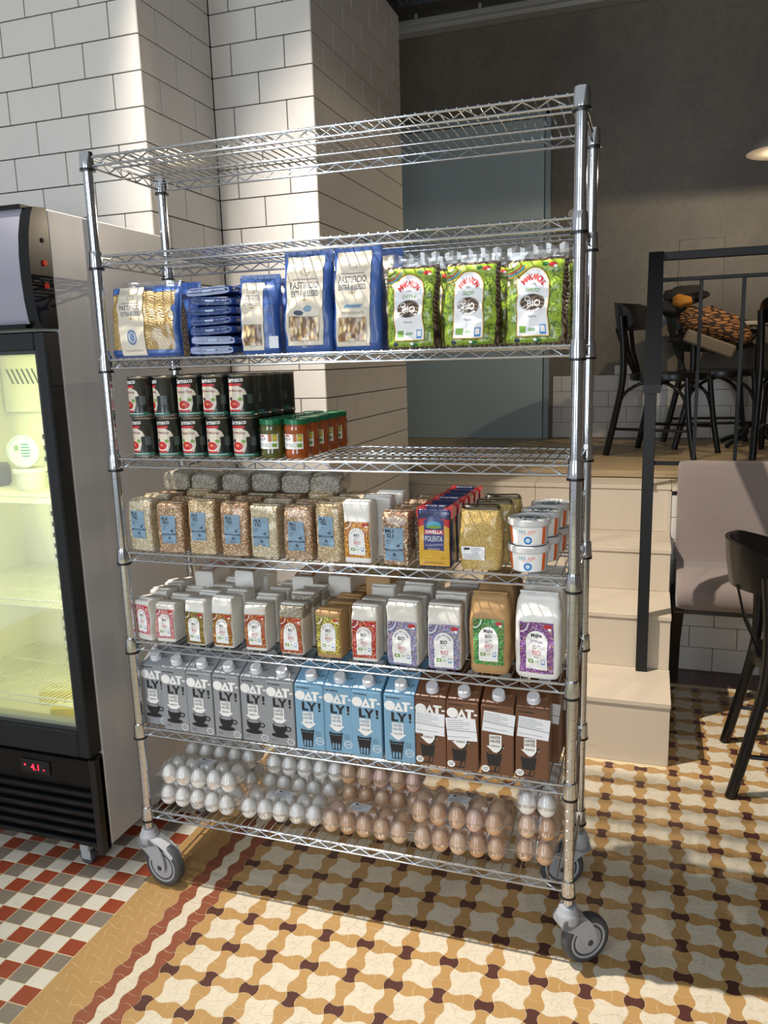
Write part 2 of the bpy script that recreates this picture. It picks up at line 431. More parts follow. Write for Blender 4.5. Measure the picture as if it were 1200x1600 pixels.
def shell(name, boxes, m):
    mb = MB()
    for b in boxes: mb.box(*b)
    return struct(name, mb, m)
floor = shell('floor', [(-2.2, 4.2, -6.0, 3.9, -.06, -.0005)], GROUTL)
wall_left = shell('wall_left', [(-1.9, -.180, .528, 1.9, 0, 3.8)], GROUT)
wall_middle = shell('wall_middle', [(-1.9, .204, .963, 1.99, 0, 3.8)], GROUT)
wall_back = shell('wall_back', [(-1.9, 4.2, 3.85, 3.97, 0, 3.8)], PLASTER)
wall_right = shell('wall_right', [(4.2, 4.3, -6.0, 3.97, 0, 3.8)], mat('warm_brown_plaster', '#6e665d', .7, var=.15, bscale=3))
CEIL = mat('blue_grey_painted_ceiling', '#5a6067', .8, var=.08, bscale=2)
ceiling = shell('ceiling', [(-2.2, 4.2, -1.0, 3.97, 3.8, 3.9)], CEIL)

TH = .102; Z0 = .012
_tm = {}
def tile_mesh(wd, ht, m=WTILE, t=.009, ch=.0012):
    k = (round(wd, 3), round(ht, 3), m.name, t)
    if k not in _tm:
        mb = MB(); mb.box(0, wd, 0, t, 0, ht, c=ch); _tm[k] = mb.mesh('wall_tile', m, 0)
    return _tm[k]
def wall_tiles(parent, corner, d, n, length, k0, k1, rule=0, m=WTILE, gr=.0034):
    """d: unit direction along the wall away from the corner, n: outward normal; tiles stand proud of the grout"""
    d = Vector(d); n = Vector(n); ang = None
    for k in range(k0, k1):
        u = 0.0; first = (k + rule) % 2 == 0; z = Z0 + TH * k
        while u < length - .004:
            wd = (.102 if (first and u == 0) else .204); wd = min(wd, length - u)
            if wd < .012: break
            me = tile_mesh(wd - gr, TH - gr)
            o = bpy.data.objects.new('wall_tile', me); COL.objects.link(o)
            # local x -> d, local y -> -n
            c = Vector(corner) + d * (u + gr / 2) + Vector((0, 0, z + gr / 2))
            M = Matrix((d, -n, Vector((0, 0, 1)))).transposed().to_4x4(); M.translation = c
            if M.to_3x3().determinant() < 0:
                M = Matrix((-d, -n, Vector((0, 0, 1)))).transposed().to_4x4(); M.translation = Vector(corner) + d * (u + wd - gr / 2) + Vector((0, 0, z + gr / 2))
            o.matrix_world = M; o.parent = parent
            u += wd
wall_tiles(wall_left, (-.172, .52, 0), (-1, 0, 0), (0, -1, 0), 1.02, 0, 29)
wall_tiles(wall_left, (-.172, .52, 0), (0, 1, 0), (1, 0, 0), .435, 0, 29)
wall_tiles(wall_middle, (.212, .955, 0), (-1, 0, 0), (0, -1, 0), .384, 0, 29)
wall_tiles(wall_middle, (.212, .955, 0), (0, 1, 0), (1, 0, 0), 1.02, 0, 29)

# white wainscot on the far wall, five courses
for k in range(4):
    x = .70 + (.055 if k % 2 else .15); z = .905 + k * .105; xs = [.695, x]
    while x < 3.2: x += .215; xs.append(x)
    for a, b in zip(xs[:-1], xs[1:]):
        link('wall_tile', tile_mesh(b - a - .0022, .1028), wall_back, (a, 3.841, z))
for a in (1.20, 1.26): link('wall_tile', tile_mesh(.055, .06), wall_back, (a - .10, 3.841, 1.327))

# door, hatch, sensor on the far wall
t_door = obj('door_1', (lambda mb: (mb.box(-.40, .63, 3.80, 3.835, .90, 2.97, 0, .004), mb)[1])(MB()), mat('blue_grey_painted_door', '#a3b2b2', .42, var=.05, bscale=2))
t_door['kind'] = 'structure'
mb = MB(); mb.box(.636, .672, 3.79, 3.852, .90, 3.01, 0, .003); mb.box(-.45, .672, 3.79, 3.852, 2.975, 3.01, 0, .003)
obj('door_frame', mb, mat('pale_grey_door_frame', '#8d9a9b', .4), t_door)
mb = MB(); mb.box(1.475, 1.745, 3.843, 3.852, 1.66, 2.16, 0, .003)
tag(obj('access_hatch', mb, PLASTER), 'flat rectangular plastered hatch outlined on the far concrete wall', 'hatch')
mb = MB(); mb.lathe([(.0, .012), (.032, .012), (.036, .006), (.036, 0)], 24, T=Matrix.Translation((.81, 3.85, 2.37)) @ Matrix.Rotation(PI / 2, 4, 'X'))
tag(obj('wall_sensor', mb, mat('grey_sensor_plastic', '#a3a19a', .5)), 'small round grey sensor on the far wall beside the door', 'sensor')
# ceiling rail and cable tray
mb = MB(); mb.box(-1.6, 4.1, 3.74, 3.845, 3.575, 3.625, 0, .004); mb.box(-1.6, 4.1, 3.70, 3.745, 3.60, 3.632, 0, .003)
for i in range(12): mb.box(-.2 + i * .42, -.18 + i * .42, 3.70, 3.72, 3.632, 3.66)
o = struct('trim_1', mb, mat('light_grey_painted_rail', '#a4a49f', .5))
mb = MB()
for y in (3.42, 3.56): mb.box(-1.6, 4.1, y, y + .004, 3.66, 3.70)
for i in range(110): mb.box(-.8 + i * .04, -.788 + i * .04, 3.42, 3.564, 3.66, 3.664)
tag(obj('cable_tray', mb, mat('galvanised_steel', '#7f8a93', .4, .7)), 'perforated galvanised cable tray under the ceiling above the far wall', 'cable tray')

# ================================================================= FLOOR MOSAIC
p = .03655; OX = .794 - p / 2 - 15 * p; OY = -.0745 - p / 2   # column 15 and row 0 hold a brown dot
def bone(i, j, seg=3, g=.0006):
    """outline of the bone-shaped mosaic tile in cell (i,j) of the lattice"""
    A = .0068; P = []
    x0, x1, y0, y1 = i * p, (i + 1) * p, j * p, (j + 1) * p
    s = 1 if (i + j) % 2 == 0 else -1   # +1: wide in x, pinched in y
    def sx(k, y): return A * s * math.sin(PI * (y - y0) / p)
    for q in range(seg): t_ = q / seg; P.append((x0 + t_ * p, y0 + A * s * math.sin(PI * t_)))
    for q in range(seg): t_ = q / seg; P.append((x1 + A * s * math.sin(PI * t_), y0 + t_ * p))
    for q in range(seg): t_ = 1 - q / seg; P.append((x0 + t_ * p, y1 - A * s * math.sin(PI * t_)))
    for q in range(seg): t_ = 1 - q / seg; P.append((x0 - A * s * math.sin(PI * t_), y0 + t_ * p))
    cx, cy = (x0 + x1) / 2, (y0 + y1) / 2
    return [(cx + (x - cx) * (1 - 2 * g / p), cy + (y - cy) * (1 - 2 * g / p)) for x, y in P], cx, cy
FM = [F_CREAM, F_OCHRE, F_BROWN, F_RUST]
def colour(i, j):
    c = i - 15
    x = OX + i * p
    if c < -15: return None
    if i <= -1: return None
    if i in (0,): return 1
    return None
def mosaic_colour(i, j):
    k = i  # dot columns are k = 0,3,6...
    if k >= 0:
        a = k % 3 == 0; b = j % 3 == 0
        return 2 if (a and b) else (1 if (a or b) else 0)
    return {-1: 3, -2: 0, -3: 3}.get(k, 1 if k >= -7 else None)
_bm = {}
def bone_mesh(par, c):
    if (par, c) not in _bm:
        P, cx, cy = bone(par, 0, 3); n = len(P); v = [(x - cx, y - cy, 0) for x, y in P] + [(x - cx, y - cy, -.004) for x, y in P]
        me = bpy.data.meshes.new('mosaic_tile'); me.from_pydata(v, [], [tuple(range(n))] + [(k, (k + 1) % n, (k + 1) % n + n, k + n)[::-1] for k in range(n)])
        me.materials.append(FM[c]); _bm[(par, c)] = me
    return _bm[(par, c)]
X0 = .2465 - p / 2; Y0 = -.0745 - p / 2
cells = []
for i in range(-7, 84):
    for j in range(-26, 52):
        cx, cy = X0 + (i + .5) * p, Y0 + (j + .5) * p
        if cy > 1.03 and .2 < cx < 1.42: continue
        if cx < .22 and cy > .93: continue
        if cy > 1.83: continue
        c = mosaic_colour(i, j)
        cells.append((i, j, cx, cy, c))
def in_view(cx, cy):
    d = camo.matrix_world.inverted() @ Vector((cx, cy, 0)); u = d.x / -d.z * 1236.8; v = d.y / -d.z * 1236.8
    return abs(u) < 600 and abs(v) < 800 and d.z < 0
camo_inv = camo.matrix_world.inverted()
cells.sort(key=lambda c: ((c[2] - 1.33) ** 2 + (c[3] + 1.74) ** 2) + (0 if in_view(c[2], c[3]) else 100))
rr = random.Random(3)
own = [c for c in cells if c[0] > -7][:300]; ids = set((c[0], c[1]) for c in own)
for i, j, cx, cy, c in own:
    o = link('mosaic_tile', bone_mesh((i + j) % 2, c), floor, (cx, cy, rr.uniform(-.0003, .0003)), (rr.uniform(-.006, .006), rr.uniform(-.006, .006), 0))
mb = MB()
for i, j, cx, cy, c in cells:
    if (i, j) in ids: continue
    P, _, _ = bone((i + j) % 2, 0, 3)
    if i == -7: P = [(max(x, ((i + j) % 2 + .5) * p - cx - .0135), y) for x, y in P]
    q = ((i + j) % 2 + .5) * p; n = len(P); h = rr.uniform(-.0003, .0003)
    v = [(x - q + cx, y - p / 2 + cy, h) for x, y in P] + [(x - q + cx, y - p / 2 + cy, -.004) for x, y in P]
    mb.add(v, [tuple(range(n))] + [(k, (k + 1) % n, (k + 1) % n + n, k + n)[::-1] for k in range(n)], c)
obj('mosaic', mb, FM, floor, smooth=0, kind='stuff')
# plain dark border against the bench wall
mb = MB()
for i in range(16): mb.box(1.45 + i * .11, 1.4588 + .1 + i * .11, 1.845, 1.935, -.004, 0.0003); mb.box(1.45 + i * .11, 1.4588 + .1 + i * .11, 1.9365, 2.022, -.004, 0.0003)
obj('border_tiles', mb, F_BROWN, floor, smooth=0, kind='stuff')
# red, grey and white square tiles under the fridge
q = .0547; sqm = {}
XR = -.0145
mbs = MB()
for a in range(0, 26):
    for b in range(-14, 12):
        cx = XR - (a + .5) * q; cy = .0271 + b * q
        if cx < -1.4: continue
        k = (a + b) % 3
        m = (F_RED, F_WHITE, F_GREY)[k]
        if k not in sqm:
            mbx = MB(); mbx.box(-q / 2 + .0009, q / 2 - .0009, -q / 2 + .0009, q / 2 - .0009, -.004, 0, c=.0006); sqm[k] = mbx.mesh('square_tile', m, 0)
        if a >= 10: mbs.box(cx - q / 2 + .0009, cx + q / 2 - .0009, cy - q / 2 + .0009, cy + q / 2 - .0009, -.004, 0, k)
        elif cy < .55: link('square_tile', sqm[k], floor, (cx, cy, rr.uniform(-.0003, .0003)), (rr.uniform(-.005, .005), rr.uniform(-.005, .005), 0))

obj('square_mosaic', mbs, [F_RED, F_WHITE, F_GREY], floor, smooth=0, kind='stuff')
# ================================================================= STAIRS AND PLATFORM
SX = 1.436
steps = [(1.062, .243), (1.380, .463), (1.716, .649), (2.062, .866)]
mb = MB(); 
for i, (y, z) in enumerate(steps[:3]): mb.box(.214, SX - .012, y + .012, 2.10, (steps[i - 1][1] if i else .0) - (.02 if i else 0), z - .02)
mb.box(-1.6, SX - .012, 2.075, 3.85, 0, .84); mb.box(SX - .012, 4.19, 2.045, 3.85, 0, .84)
stairs = struct('stairs', mb, STONE)
zp = 0
for i, (y, z) in enumerate(steps):
    y2 = steps[i + 1][0] if i < 3 else 2.282
    js = [.214, .82, SX] if i in (1, 3) else [.214, 1.0, SX] if i == 2 else [.214, .62, SX]
    if i == 3: js[0] = -.5
    for a, b in zip(js[:-1], js[1:]):
        m_ = MB(); m_.box(a + .0008, b - .0008, y, y + .014, zp + .0005, z - .0205, c=.001); obj('riser_panel', m_, STONE, stairs)
        m_ = MB(); m_.box(a + .0008, (b - .0008) + (.003 if b == SX else 0), y - .006, y2 + .002 if i < 3 else y2 - .001, z - .019, z, c=.0015); obj('tread_slab', m_, STONE, stairs)
    zp = z
m_ = MB(); m_.box(SX + .004, 4.18, 2.022, 2.282, .847, .866, c=.0015); obj('tread_slab', m_, STONE, stairs)
# skirting cladding on the open side of the flight
for i, (y, z) in enumerate(steps[:3]):
    m_ = MB(); m_.box(SX - .011, SX, y + .0008, steps[i + 1][0] + .0135 if i < 2 else 2.03, 0.0005, z - .0205, c=.001); obj('side_panel', m_, STONE, stairs)
for k in range(6):
    m_ = MB(); y = 2.286 + k * .26; m_.box(-1.6, 4.18, y + (.004 if k == 4 else .0008), y + .2592, .868, .900, c=.002); obj('floor_plank', m_, WOOD, stairs)

bench_wall = shell('wall_platform', [(SX + .003, 4.18, 2.034, 2.06, 0, .846)], GROUT)
for k in range(8):
    z = Z0 + TH * k
    if k == 0: z = .002
    x = 1.44; nx = (1.54 if k % 2 else 1.4425 + .2015)
    while x < 2.7:
        link('wall_tile', tile_mesh(nx - x - .0022, TH - .0022 + (.01 if k == 0 else 0)), bench_wall, (x + .0011, 2.025, z + .001)); x, nx = nx, nx + .204

# ---- railing: post on the first tread, sloping handrail seen end-on, platform guard rail
R1 = thing('stair_railing', 'black steel stair railing with sloping handrail and platform guard rail', 'railing', (1.338, 1.355, .243))
def rb(name, *b, c=.002, m=BMETAL):
    mb = MB(); x, y, z = R1.location; mb.box(b[0] - x, b[1] - x, b[2] - y, b[3] - y, b[4] - z, b[5] - z, 0, c); return obj(name, mb, m, R1)
rb('post', 1.312, 1.354, 1.338, 1.372, .2435, 1.335)
mb = MB(); x, y, z = R1.location
P = [(1.335, 1.322), (1.375, 1.322), (2.075, 1.862), (2.075, 1.895), (2.03, 1.895), (1.335, 1.352)]
mb.prism([(a - y, b - z) for a, b in P], 1.306 - x, 1.367 - x, 'x'); obj('handrail', mb, BMETAL, R1)
rb('post', 1.318, 1.358, 2.032, 2.068, .8665, 1.86)
rb('top_rail', 1.358, 3.6, 2.035, 2.075, 1.858, 1.892)
rb('middle_rail', 1.358, 3.6, 2.045, 2.062, 1.768, 1.784)
rb('bottom_rail', 1.358, 3.6, 2.045, 2.062, .962, .980)
for i in range(12): rb('baluster', 1.518 + i * .170, 1.533 + i * .170, 2.046, 2.061, .980, 1.768, c=.001)

# ---- upholstered bench
BX0, BX1 = 1.462, 3.1
B1 = thing('upholstered_bench', 'long mauve grey upholstered banquette bench against the tiled platform wall', 'bench', (BX0, 1.8, 0))
def rounded_slab(w_, prof, nx=3):
    """profile in (y,z), swept along x with softened ends"""
    mb = MB(); cy = sum(a for a, b in prof) / len(prof); cz = sum(b for a, b in prof) / len(prof); R = []
    for x, s in [(0, .90), (.004, .95), (.016, .985), (.035, 1), (w_ - .035, 1), (w_ - .01, .96), (w_, .9)]:
        R.append([(x, cy + (a - cy) * s, cz + (b - cz) * s) for a, b in prof])
    n = len(prof); vs = [v for r in R for v in r]; fs = [(i * n + k, i * n + (k + 1) % n, (i + 1) * n + (k + 1) % n, (i + 1) * n + k) for i in range(len(R) - 1) for k in range(n)]
    fs += [tuple(range(n)), tuple((len(R) - 1) * n + k for k in range(n))]
    mb.add(vs, fs); return mb
prof = [(.135, .535), (.155, .56), (.165, .70), (.175, .90), (.180, .965), (.188, .985), (.202, .992), (.216, .990), (.219, .98), (.219, .53)]
for k in range(2): obj('backrest', rounded_slab(.815, prof), BENCHF, B1, (k * .818, 0, 0), smooth=60)
prof = [(-.215, .455), (-.225, .475), (-.222, .515), (-.20, .54), (-.16, .552), (-.02, .558), (.13, .548), (.215, .535), (.215, .43), (-.17, .418), (-.205, .43)]
for k in range(2): obj('seat', rounded_slab(.815, prof), BENCHF, B1, (k * .818, 0, 0), smooth=60)
for x in (-.012, 1.60):
    mb = MB(); mb.prism([(-.17, .416), (.219, .416), (.219, .002), (.12, .002), (.08, .18)], x, x + .045, 'x'); obj('leg', mb, DWOOD, B1)
mb = MB(); mb.box(-.010, 1.64, -.16, .21, .395, .417, 0, .002); obj('seat_frame', mb, DWOOD, B1)

# ================================================================= BENTWOOD CHAIRS
def chair(label, loc, rz, group='black bentwood chairs', H=.80, Rr=.215):
    t = thing('bentwood_chair', label, 'chair', loc, rz, group)
    def o_(n, mb): return obj(n, mb, BWOOD, t, smooth=50)
    # seat: D-shaped with rim
    mb = MB(); N = 28
    def ring(s, z): return [(.21 + .215 * s * math.cos(2 * PI * k / N) * (1.0), .205 * s * math.sin(2 * PI * k / N) * (1 + .06 * math.cos(2 * PI * k / N)), z) for k in range(N)]
    rings = [ring(.90, .412), ring(.99, .418), ring(1.0, .440), ring(.985, .452), ring(.90, .456), ring(.6, .452), ring(.2, .450)]
    vs = [v for r in rings for v in r]; fs = [(i * N + k, i * N + (k + 1) % N, (i + 1) * N + (k + 1) % N, (i + 1) * N + k) for i in range(len(rings) - 1) for k in range(N)]
    fs += [tuple(range(N)), tuple((len(rings) - 1) * N + k for k in range(N))]; mb.add(vs, fs); o_('seat', mb)
    def sm(pts, n=14):
        out = []; pts = [Vector(q_) for q_ in pts]; Q = [2 * pts[0] - pts[1]] + pts + [2 * pts[-1] - pts[-2]]
        for i in range(1, len(Q) - 2):
            for k in range(4):
                u = k / 4; a, b, c, d = Q[i - 1], Q[i], Q[i + 1], Q[i + 2]
                out.append(.5 * ((2 * b) + (-a + c) * u + (2 * a - 5 * b + 4 * c - d) * u * u + (-a + 3 * b - 3 * c + d) * u ** 3))
        return out + [pts[-1]]
    for s in (1, -1):
        mb = MB(); mb.tube(sm([(-.055, .205 * s, 0), (-.01, .20 * s, .20), (.03, .195 * s, .42), (.030, .198 * s, .60), (.015, .206 * s, H - .07)]), .0185, 10); o_('leg', mb)
        mb = MB(); mb.tube(sm([(.435, .175 * s, 0), (.405, .172 * s, .16), (.385, .165 * s, .32), (.375, .16 * s, .43)]), .0155, 10); o_('leg', mb)
        mb = MB(); mb.tube(sm([(-.012, .196 * s, .20), (.03, .19 * s, .33), (.10, .175 * s, .39), (.17, .15 * s, .412)]), .0095, 8); o_('brace', mb)
        mb = MB(); mb.tube(sm([(.400, .168 * s, .20), (.36, .165 * s, .33), (.29, .16 * s, .39), (.22, .15 * s, .412)]), .0095, 8); o_('brace', mb)
    mb = MB(); mb.tube(sm([(-.02, .198, .15), (.19, .188, .15), (.405, .170, .15)]), .008, 8); o_('stretcher', mb); mb = MB(); mb.tube(sm([(-.02, -.198, .15), (.19, -.188, .15), (.405, -.170, .15)]), .008, 8)
    o_('stretcher', mb)
    # curved back band wrapping round the sitter
    mb = MB(); N = 30; tk = .007
    def bp(u, v, side):
        a = PI * (.57 + .86 * u); e = abs(u - .5) * 2; R = Rr + side * tk
        top = H + .012 * math.cos(PI * (u - .5)) - .035 * max(0, e - .5) / .5 - .03 * (max(0, e - .85) / .15) ** 2
        bot = H - .145 + .010 * e + .028 * (max(0, e - .8) / .2) ** 2
        return (.150 + R * 1.05 * math.cos(a) - .02 * v, R * math.sin(a), bot + (top - bot) * v)
    vs = []; fs = []
    for i in range(N + 1):
        for v, s_ in ((0, -1), (.0, 1), (.5, 1.25), (1, 1), (1, -1), (.5, -.75)): vs.append(bp(i / N, v, s_))
    for i in range(N):
        for k in range(6): fs.append((i * 6 + k, i * 6 + (k + 1) % 6, (i + 1) * 6 + (k + 1) % 6, (i + 1) * 6 + k))
    fs += [tuple(range(6)), tuple(N * 6 + k for k in range(6))]; mb.add(vs, fs); o_('backrest', mb)
    for s in (-1, 0, 1):
        mb = MB()
        a = Vector((.022, .035 * s, .45)); b = Vector((-.062, .085 * s, H - .130))
        for q_ in range(1): pass
        m1 = (a + b) / 2 + Vector((-.012, 0, 0))
        pts = [a, (a + m1) / 2 + Vector((.002, 0, 0)), m1, (m1 + b) / 2, b]; wd = [.014, .015, .02, .022, .022]
        vs = []; fs = []
        for p_, w_ in zip(pts, wd):
            for dx, dy in ((-.004, -1), (.004, -1), (.004, 1), (-.004, 1)): vs.append((p_.x + dx, p_.y + dy * w_ * .9, p_.z))
        for i in range(4):
            for k in range(4): fs.append((i * 4 + k, i * 4 + (k + 1) % 4, (i + 1) * 4 + (k + 1) % 4, (i + 1) * 4 + k))
        fs += [(0, 1, 2, 3), (16, 17, 18, 19)]; mb.add(vs, fs); o_('slat', mb)
    return t
CH1 = chair('black bentwood chair in the foreground at the right, beside the grey bench', (1.692, 1.112, 0), math.radians(-2), H=.835)
def other_chair(label, loc, rz): return dup(CH1, loc, rz, label)
other_chair('black bentwood chair on the platform, nearest the stairs', (1.235, 3.07, .9), math.radians(-24))
other_chair('black bentwood chair on the platform with the patterned jacket over it', (1.50, 3.42, .9), math.radians(8))
other_chair('black bentwood chair on the platform, its round back to the camera at the right edge', (2.06, 2.80, .9), math.radians(82))
# jacket hung over the chair back
def m_leopard():
    t = NT('animal_print_cloth'); v = t.coord('Object', (1, 1, 1)); x = t.n('ShaderNodeTexVoronoi', feature='DISTANCE_TO_EDGE'); x.inputs['Scale'].default_value = 32
    nz = t.noise(v, 14, 3); mp = t.n('ShaderNodeMapping'); mp.inputs['Scale'].default_value = (.6, 1, 2.2); mp.inputs['Rotation'].default_value = (0, .6, 0); t.l(v, mp.inputs[0]); t.l(mp.outputs[0], x.inputs['Vector'])
    t.l(t.ramp(x.outputs['Distance'], [(0, '#1a0f0c'), (.10, '#2a1610'), (.2, '#94632e'), (1, '#a9773c')]), t.b.inputs['Base Color']); t.set(Roughness=.8); t.bump(nz, .4, .01); return t.mat
def lump(mb, c, r, seed, m=0, nu=22, nv=14, amp=.12, sq=1.0):
    def fn(u, v):
        a = 2 * PI * u; b = PI * (v - .5); d = Vector((math.cos(b) * math.cos(a), math.cos(b) * math.sin(a), math.sin(b)))
        k = 1 + amp * noise.noise(d * 1.7 + Vector((seed, seed * .3, 0))) + amp * .5 * noise.noise(d * 4.5 + Vector((seed, 0, 2)))
        return (c[0] + r[0] * d.x * k, c[1] + r[1] * d.y * k, c[2] + r[2] * d.z * k)
    mb.grid(fn, nu, nv, m, wrap=True)
J = thing('jacket', 'dark hooded jacket with animal print and mustard collar draped over a chair', 'jacket', (1.55, 3.22, 1.62))
mb = MB(); lump(mb, (.10, 0, .03), (.23, .05, .085), 3, 0, amp=.35); Tj = Matrix.Rotation(math.radians(22), 4, 'Y'); mb.v = [tuple(Tj @ Vector(v)) for v in mb.v]; obj('print_panel', mb, m_leopard(), J, smooth=80)
mb = MB(); lump(mb, (-.065, -.02, .125), (.055, .05, .04), 5, 0, amp=.3); obj('collar', mb, mat('mustard_cloth', '#9c6617', .8), J, smooth=80)
mb = MB(); lump(mb, (-.045, .04, .165), (.11, .06, .05), 8, 0, amp=.5); lump(mb, (-.13, .02, .09), (.11, .06, .045), 2, 0, amp=.4)
lump(mb, (.12, .05, -.07), (.22, .05, .09), 11, 0, amp=.4); obj('hood', mb, mat('black_cloth', '#17130f', .85), J, smooth=80)
# small table with a board on it and a pale bag leaning behind
T1 = thing('cafe_table', 'small dark cafe table on the platform behind the guard rail', 'table', (1.93, 3.44, .9))
mb = MB(); mb.box(-.24, .24, -.24, .24, .70, .722, 0, .004); obj('tabletop', mb, mat('pale_tabletop_edge', '#a39a8c', .4), T1)
mb = MB(); mb.tube([(0, 0, .05), (0, 0, .70)], .022, 12); obj('column', mb, BMETAL, T1)
for k in range(4):
    a = PI / 4 + k * PI / 2; mb = MB(); c_, s_ = math.cos(a), math.sin(a)
    mb.tube([(c_ * .0, s_ * 0, .14), (c_ * .06, s_ * .06, .12), (c_ * .14, s_ * .14, .05), (c_ * .2, s_ * .2, .03), (c_ * .235, s_ * .235, .012)], .013, 8)
    for z_ in (.05, .09): mb.tube([(c_ * .05, s_ * .05, z_ + .04), (c_ * .10, s_ * .10, z_ - .01), (c_ * .13, s_ * .13, z_ + .01), (c_ * .10, s_ * .10, z_ + .03)], .006, 6)
    obj('foot', mb, BMETAL, T1)
mb = MB(); mb.box(-.14, .14, -.02, .02, -.036, .036, 0, .01, T=Matrix.Rotation(math.radians(22), 4, 'Y'))
tag(obj('cloth_bag', mb, mat('beige_canvas', '#6f6352', .9, var=.15, bscale=40), None, (1.635, 3.12, 1.505)), 'beige cloth bag slumped under the jacket on the platform chair', 'bag')
# pendant lamp at the right edge
L1 = thing('pendant_lamp', 'dome pendant lamp with glowing white inside hanging at the right', 'lamp', (1.905, 2.6, 2.37))
mb = MB(); mb.lathe([(.182, 0), (.176, .012), (.150, .045), (.105, .075), (.05, .098), (.03, .13), (.022, .17), (0, .175)], 36); obj('shade', mb, mat('grey_enamel_shade', '#8a8478', .35), L1)
mb = MB(); mb.lathe([(.178, .002), (.172, .014), (.146, .043), (.10, .070), (.0, .085)], 36); obj('shade_lining', mb, mat('white_enamel_lining', '#f1e6c8', .6, emit='#fff0cc', estr=2.2), L1)
mb = MB(); mb.tube([(0, 0, .17), (0, 0, 1.43)], .0035, 8); obj('cord', mb, K, L1)
mb = MB(); mb.lathe([(0, 0), (.018, .006), (.026, .024), (.020, .044), (.012, .062), (0, .064)], 20, (0, 0, -.004)); obj('bulb', mb, mat('glowing_bulb', '#fff3d8', .4, emit='#fff0d0', estr=14), L1)

pl = bpy.data.lights.new('pendant_lamp_light', 'POINT'); pl.energy = 85; pl.color = (1.0, .82, .60); pl.shadow_soft_size = .018
o = bpy.data.objects.new('pendant_lamp_light', pl); COL.objects.link(o); o.location = (1.905, 2.6, 2.372)

# ================================================================= DISPLAY FRIDGE
FR = thing('display_fridge', 'tall upright glass-door display fridge with black door frame and silver side', 'fridge', (-.4675, .257, 0))
FXo, FYo = FR.location.x, FR.location.y
def fb(name, boxes, m, parent=FR, smooth=35, kind=None):
    mb = MB()
    for b in boxes: b = list(b); c = b.pop() if len(b) == 7 else .0; mb.box(b[0] - FXo, b[1] - FXo, b[2] - FYo, b[3] - FYo, b[4], b[5], 0, c)
    return obj(name, mb, m, parent, smooth=smooth, kind=kind)
LINER = mat('white_fridge_liner', '#dfe0cf', .4)
fb('cabinet', [(-.147, -.135, 0, .515, .085, 1.87, .003), (-.80, -.788, 0, .515, .085, 1.87, .003), (-.788, -.147, 0, .515, 1.858, 1.87), (-.788, -.147, .50, .515, .085, 1.858), (-.788, -.147, 0, .5, .085, .40)], FRIDGESIDE)
fb('liner', [(-.168, -.148, .002, .498, .401, 1.60), (-.787, -.767, .002, .498, .401, 1.60), (-.767, -.168, .455, .498, .401, 1.60), (-.767, -.168, .002, .455, .401, .415), (-.767, -.168, .002, .455, 1.56, 1.60)], LINER)
fb('vent_panel', [(-.762, -.22, .435, .4545, 1.33, 1.52, .004)], LINER)
mb = MB()
for i in range(6):
    x = -.738 + i * .021; mb.prism([(x - FXo, 1.475), (x + .006 - FXo, 1.475), (x + .030 - FXo, 1.425), (x + .024 - FXo, 1.425)], .4335 - FYo, .4355 - FYo, 'y')
obj('vent_slot', mb, mat('dark_vent_slot', '#4d5558', .7), FR, kind='stuff')
for x in (-.635,):
    fb('shelf_support', [(x, x + .028, .448, .4548, .42, 1.30)], mat('pale_shelf_strip', '#cfd3cc', .4))
    for i in range(14):
        pass
mb = MB()
for x in (-.627,):
    for i in range(22): mb.box(x - FXo, x + .010 - FXo, .4468 - FYo, .4482 - FYo, .44 + i * .038, .456 + i * .038)
obj('slots', mb, K, FR, kind='stuff')
SHW = mat('white_coated_wire', '#d9dccb', .4)
for z in (1.105, .80, .50):
    mb = MB()
    for y in (.02, .16, .30, .44): mb.tube([(-.765 - FXo, y - FYo, z - .003), (-.17 - FXo, y - FYo, z - .003)], .003, 6)
    for i in range(40): x = -.76 + i * .0151; mb.tube([(x - FXo, .02 - FYo, z), (x - FXo, .44 - FYo, z)], .0013, 4)
    mb.tube([(-.765 - FXo, .015 - FYo, z + .018), (-.17 - FXo, .015 - FYo, z + .018)], .003, 6)
    obj('wire_shelf', mb, SHW, FR)
fb('light_tube', [(-.75, -.19, .01, .03, 1.535, 1.555)], mat('fridge_light_tube', '#ffffe0', .5, emit='#f4ffb8', estr=4))
# door
D = fb('door', [(-.172, -.136, -.055, -.002, .385, 1.567, .004), (-.799, -.765, -.055, -.002, .385, 1.567, .004), (-.765, -.172, -.055, -.002, 1.520, 1.567, .004), (-.765, -.172, -.055, -.002, .385, .462, .004)], BMETAL)
fb('gasket', [(-.180, -.172, -.046, -.004, .462, 1.520), (-.765, -.757, -.046, -.004, .462, 1.520), (-.757, -.180, -.046, -.004, 1.511, 1.520), (-.757, -.180, -.046, -.004, .462, .471)], mat('dark_grey_gasket', '#2a2c30', .5), D)
fb('sill_strip', [(-.757, -.180, -.040, -.010, .471, .482)], mat('aluminium_strip', '#a7ab9c', .35, .6), D)
fb('glass_pane', [(-.758, -.179, -.036, -.033, .470, 1.512)], GLASS, D)
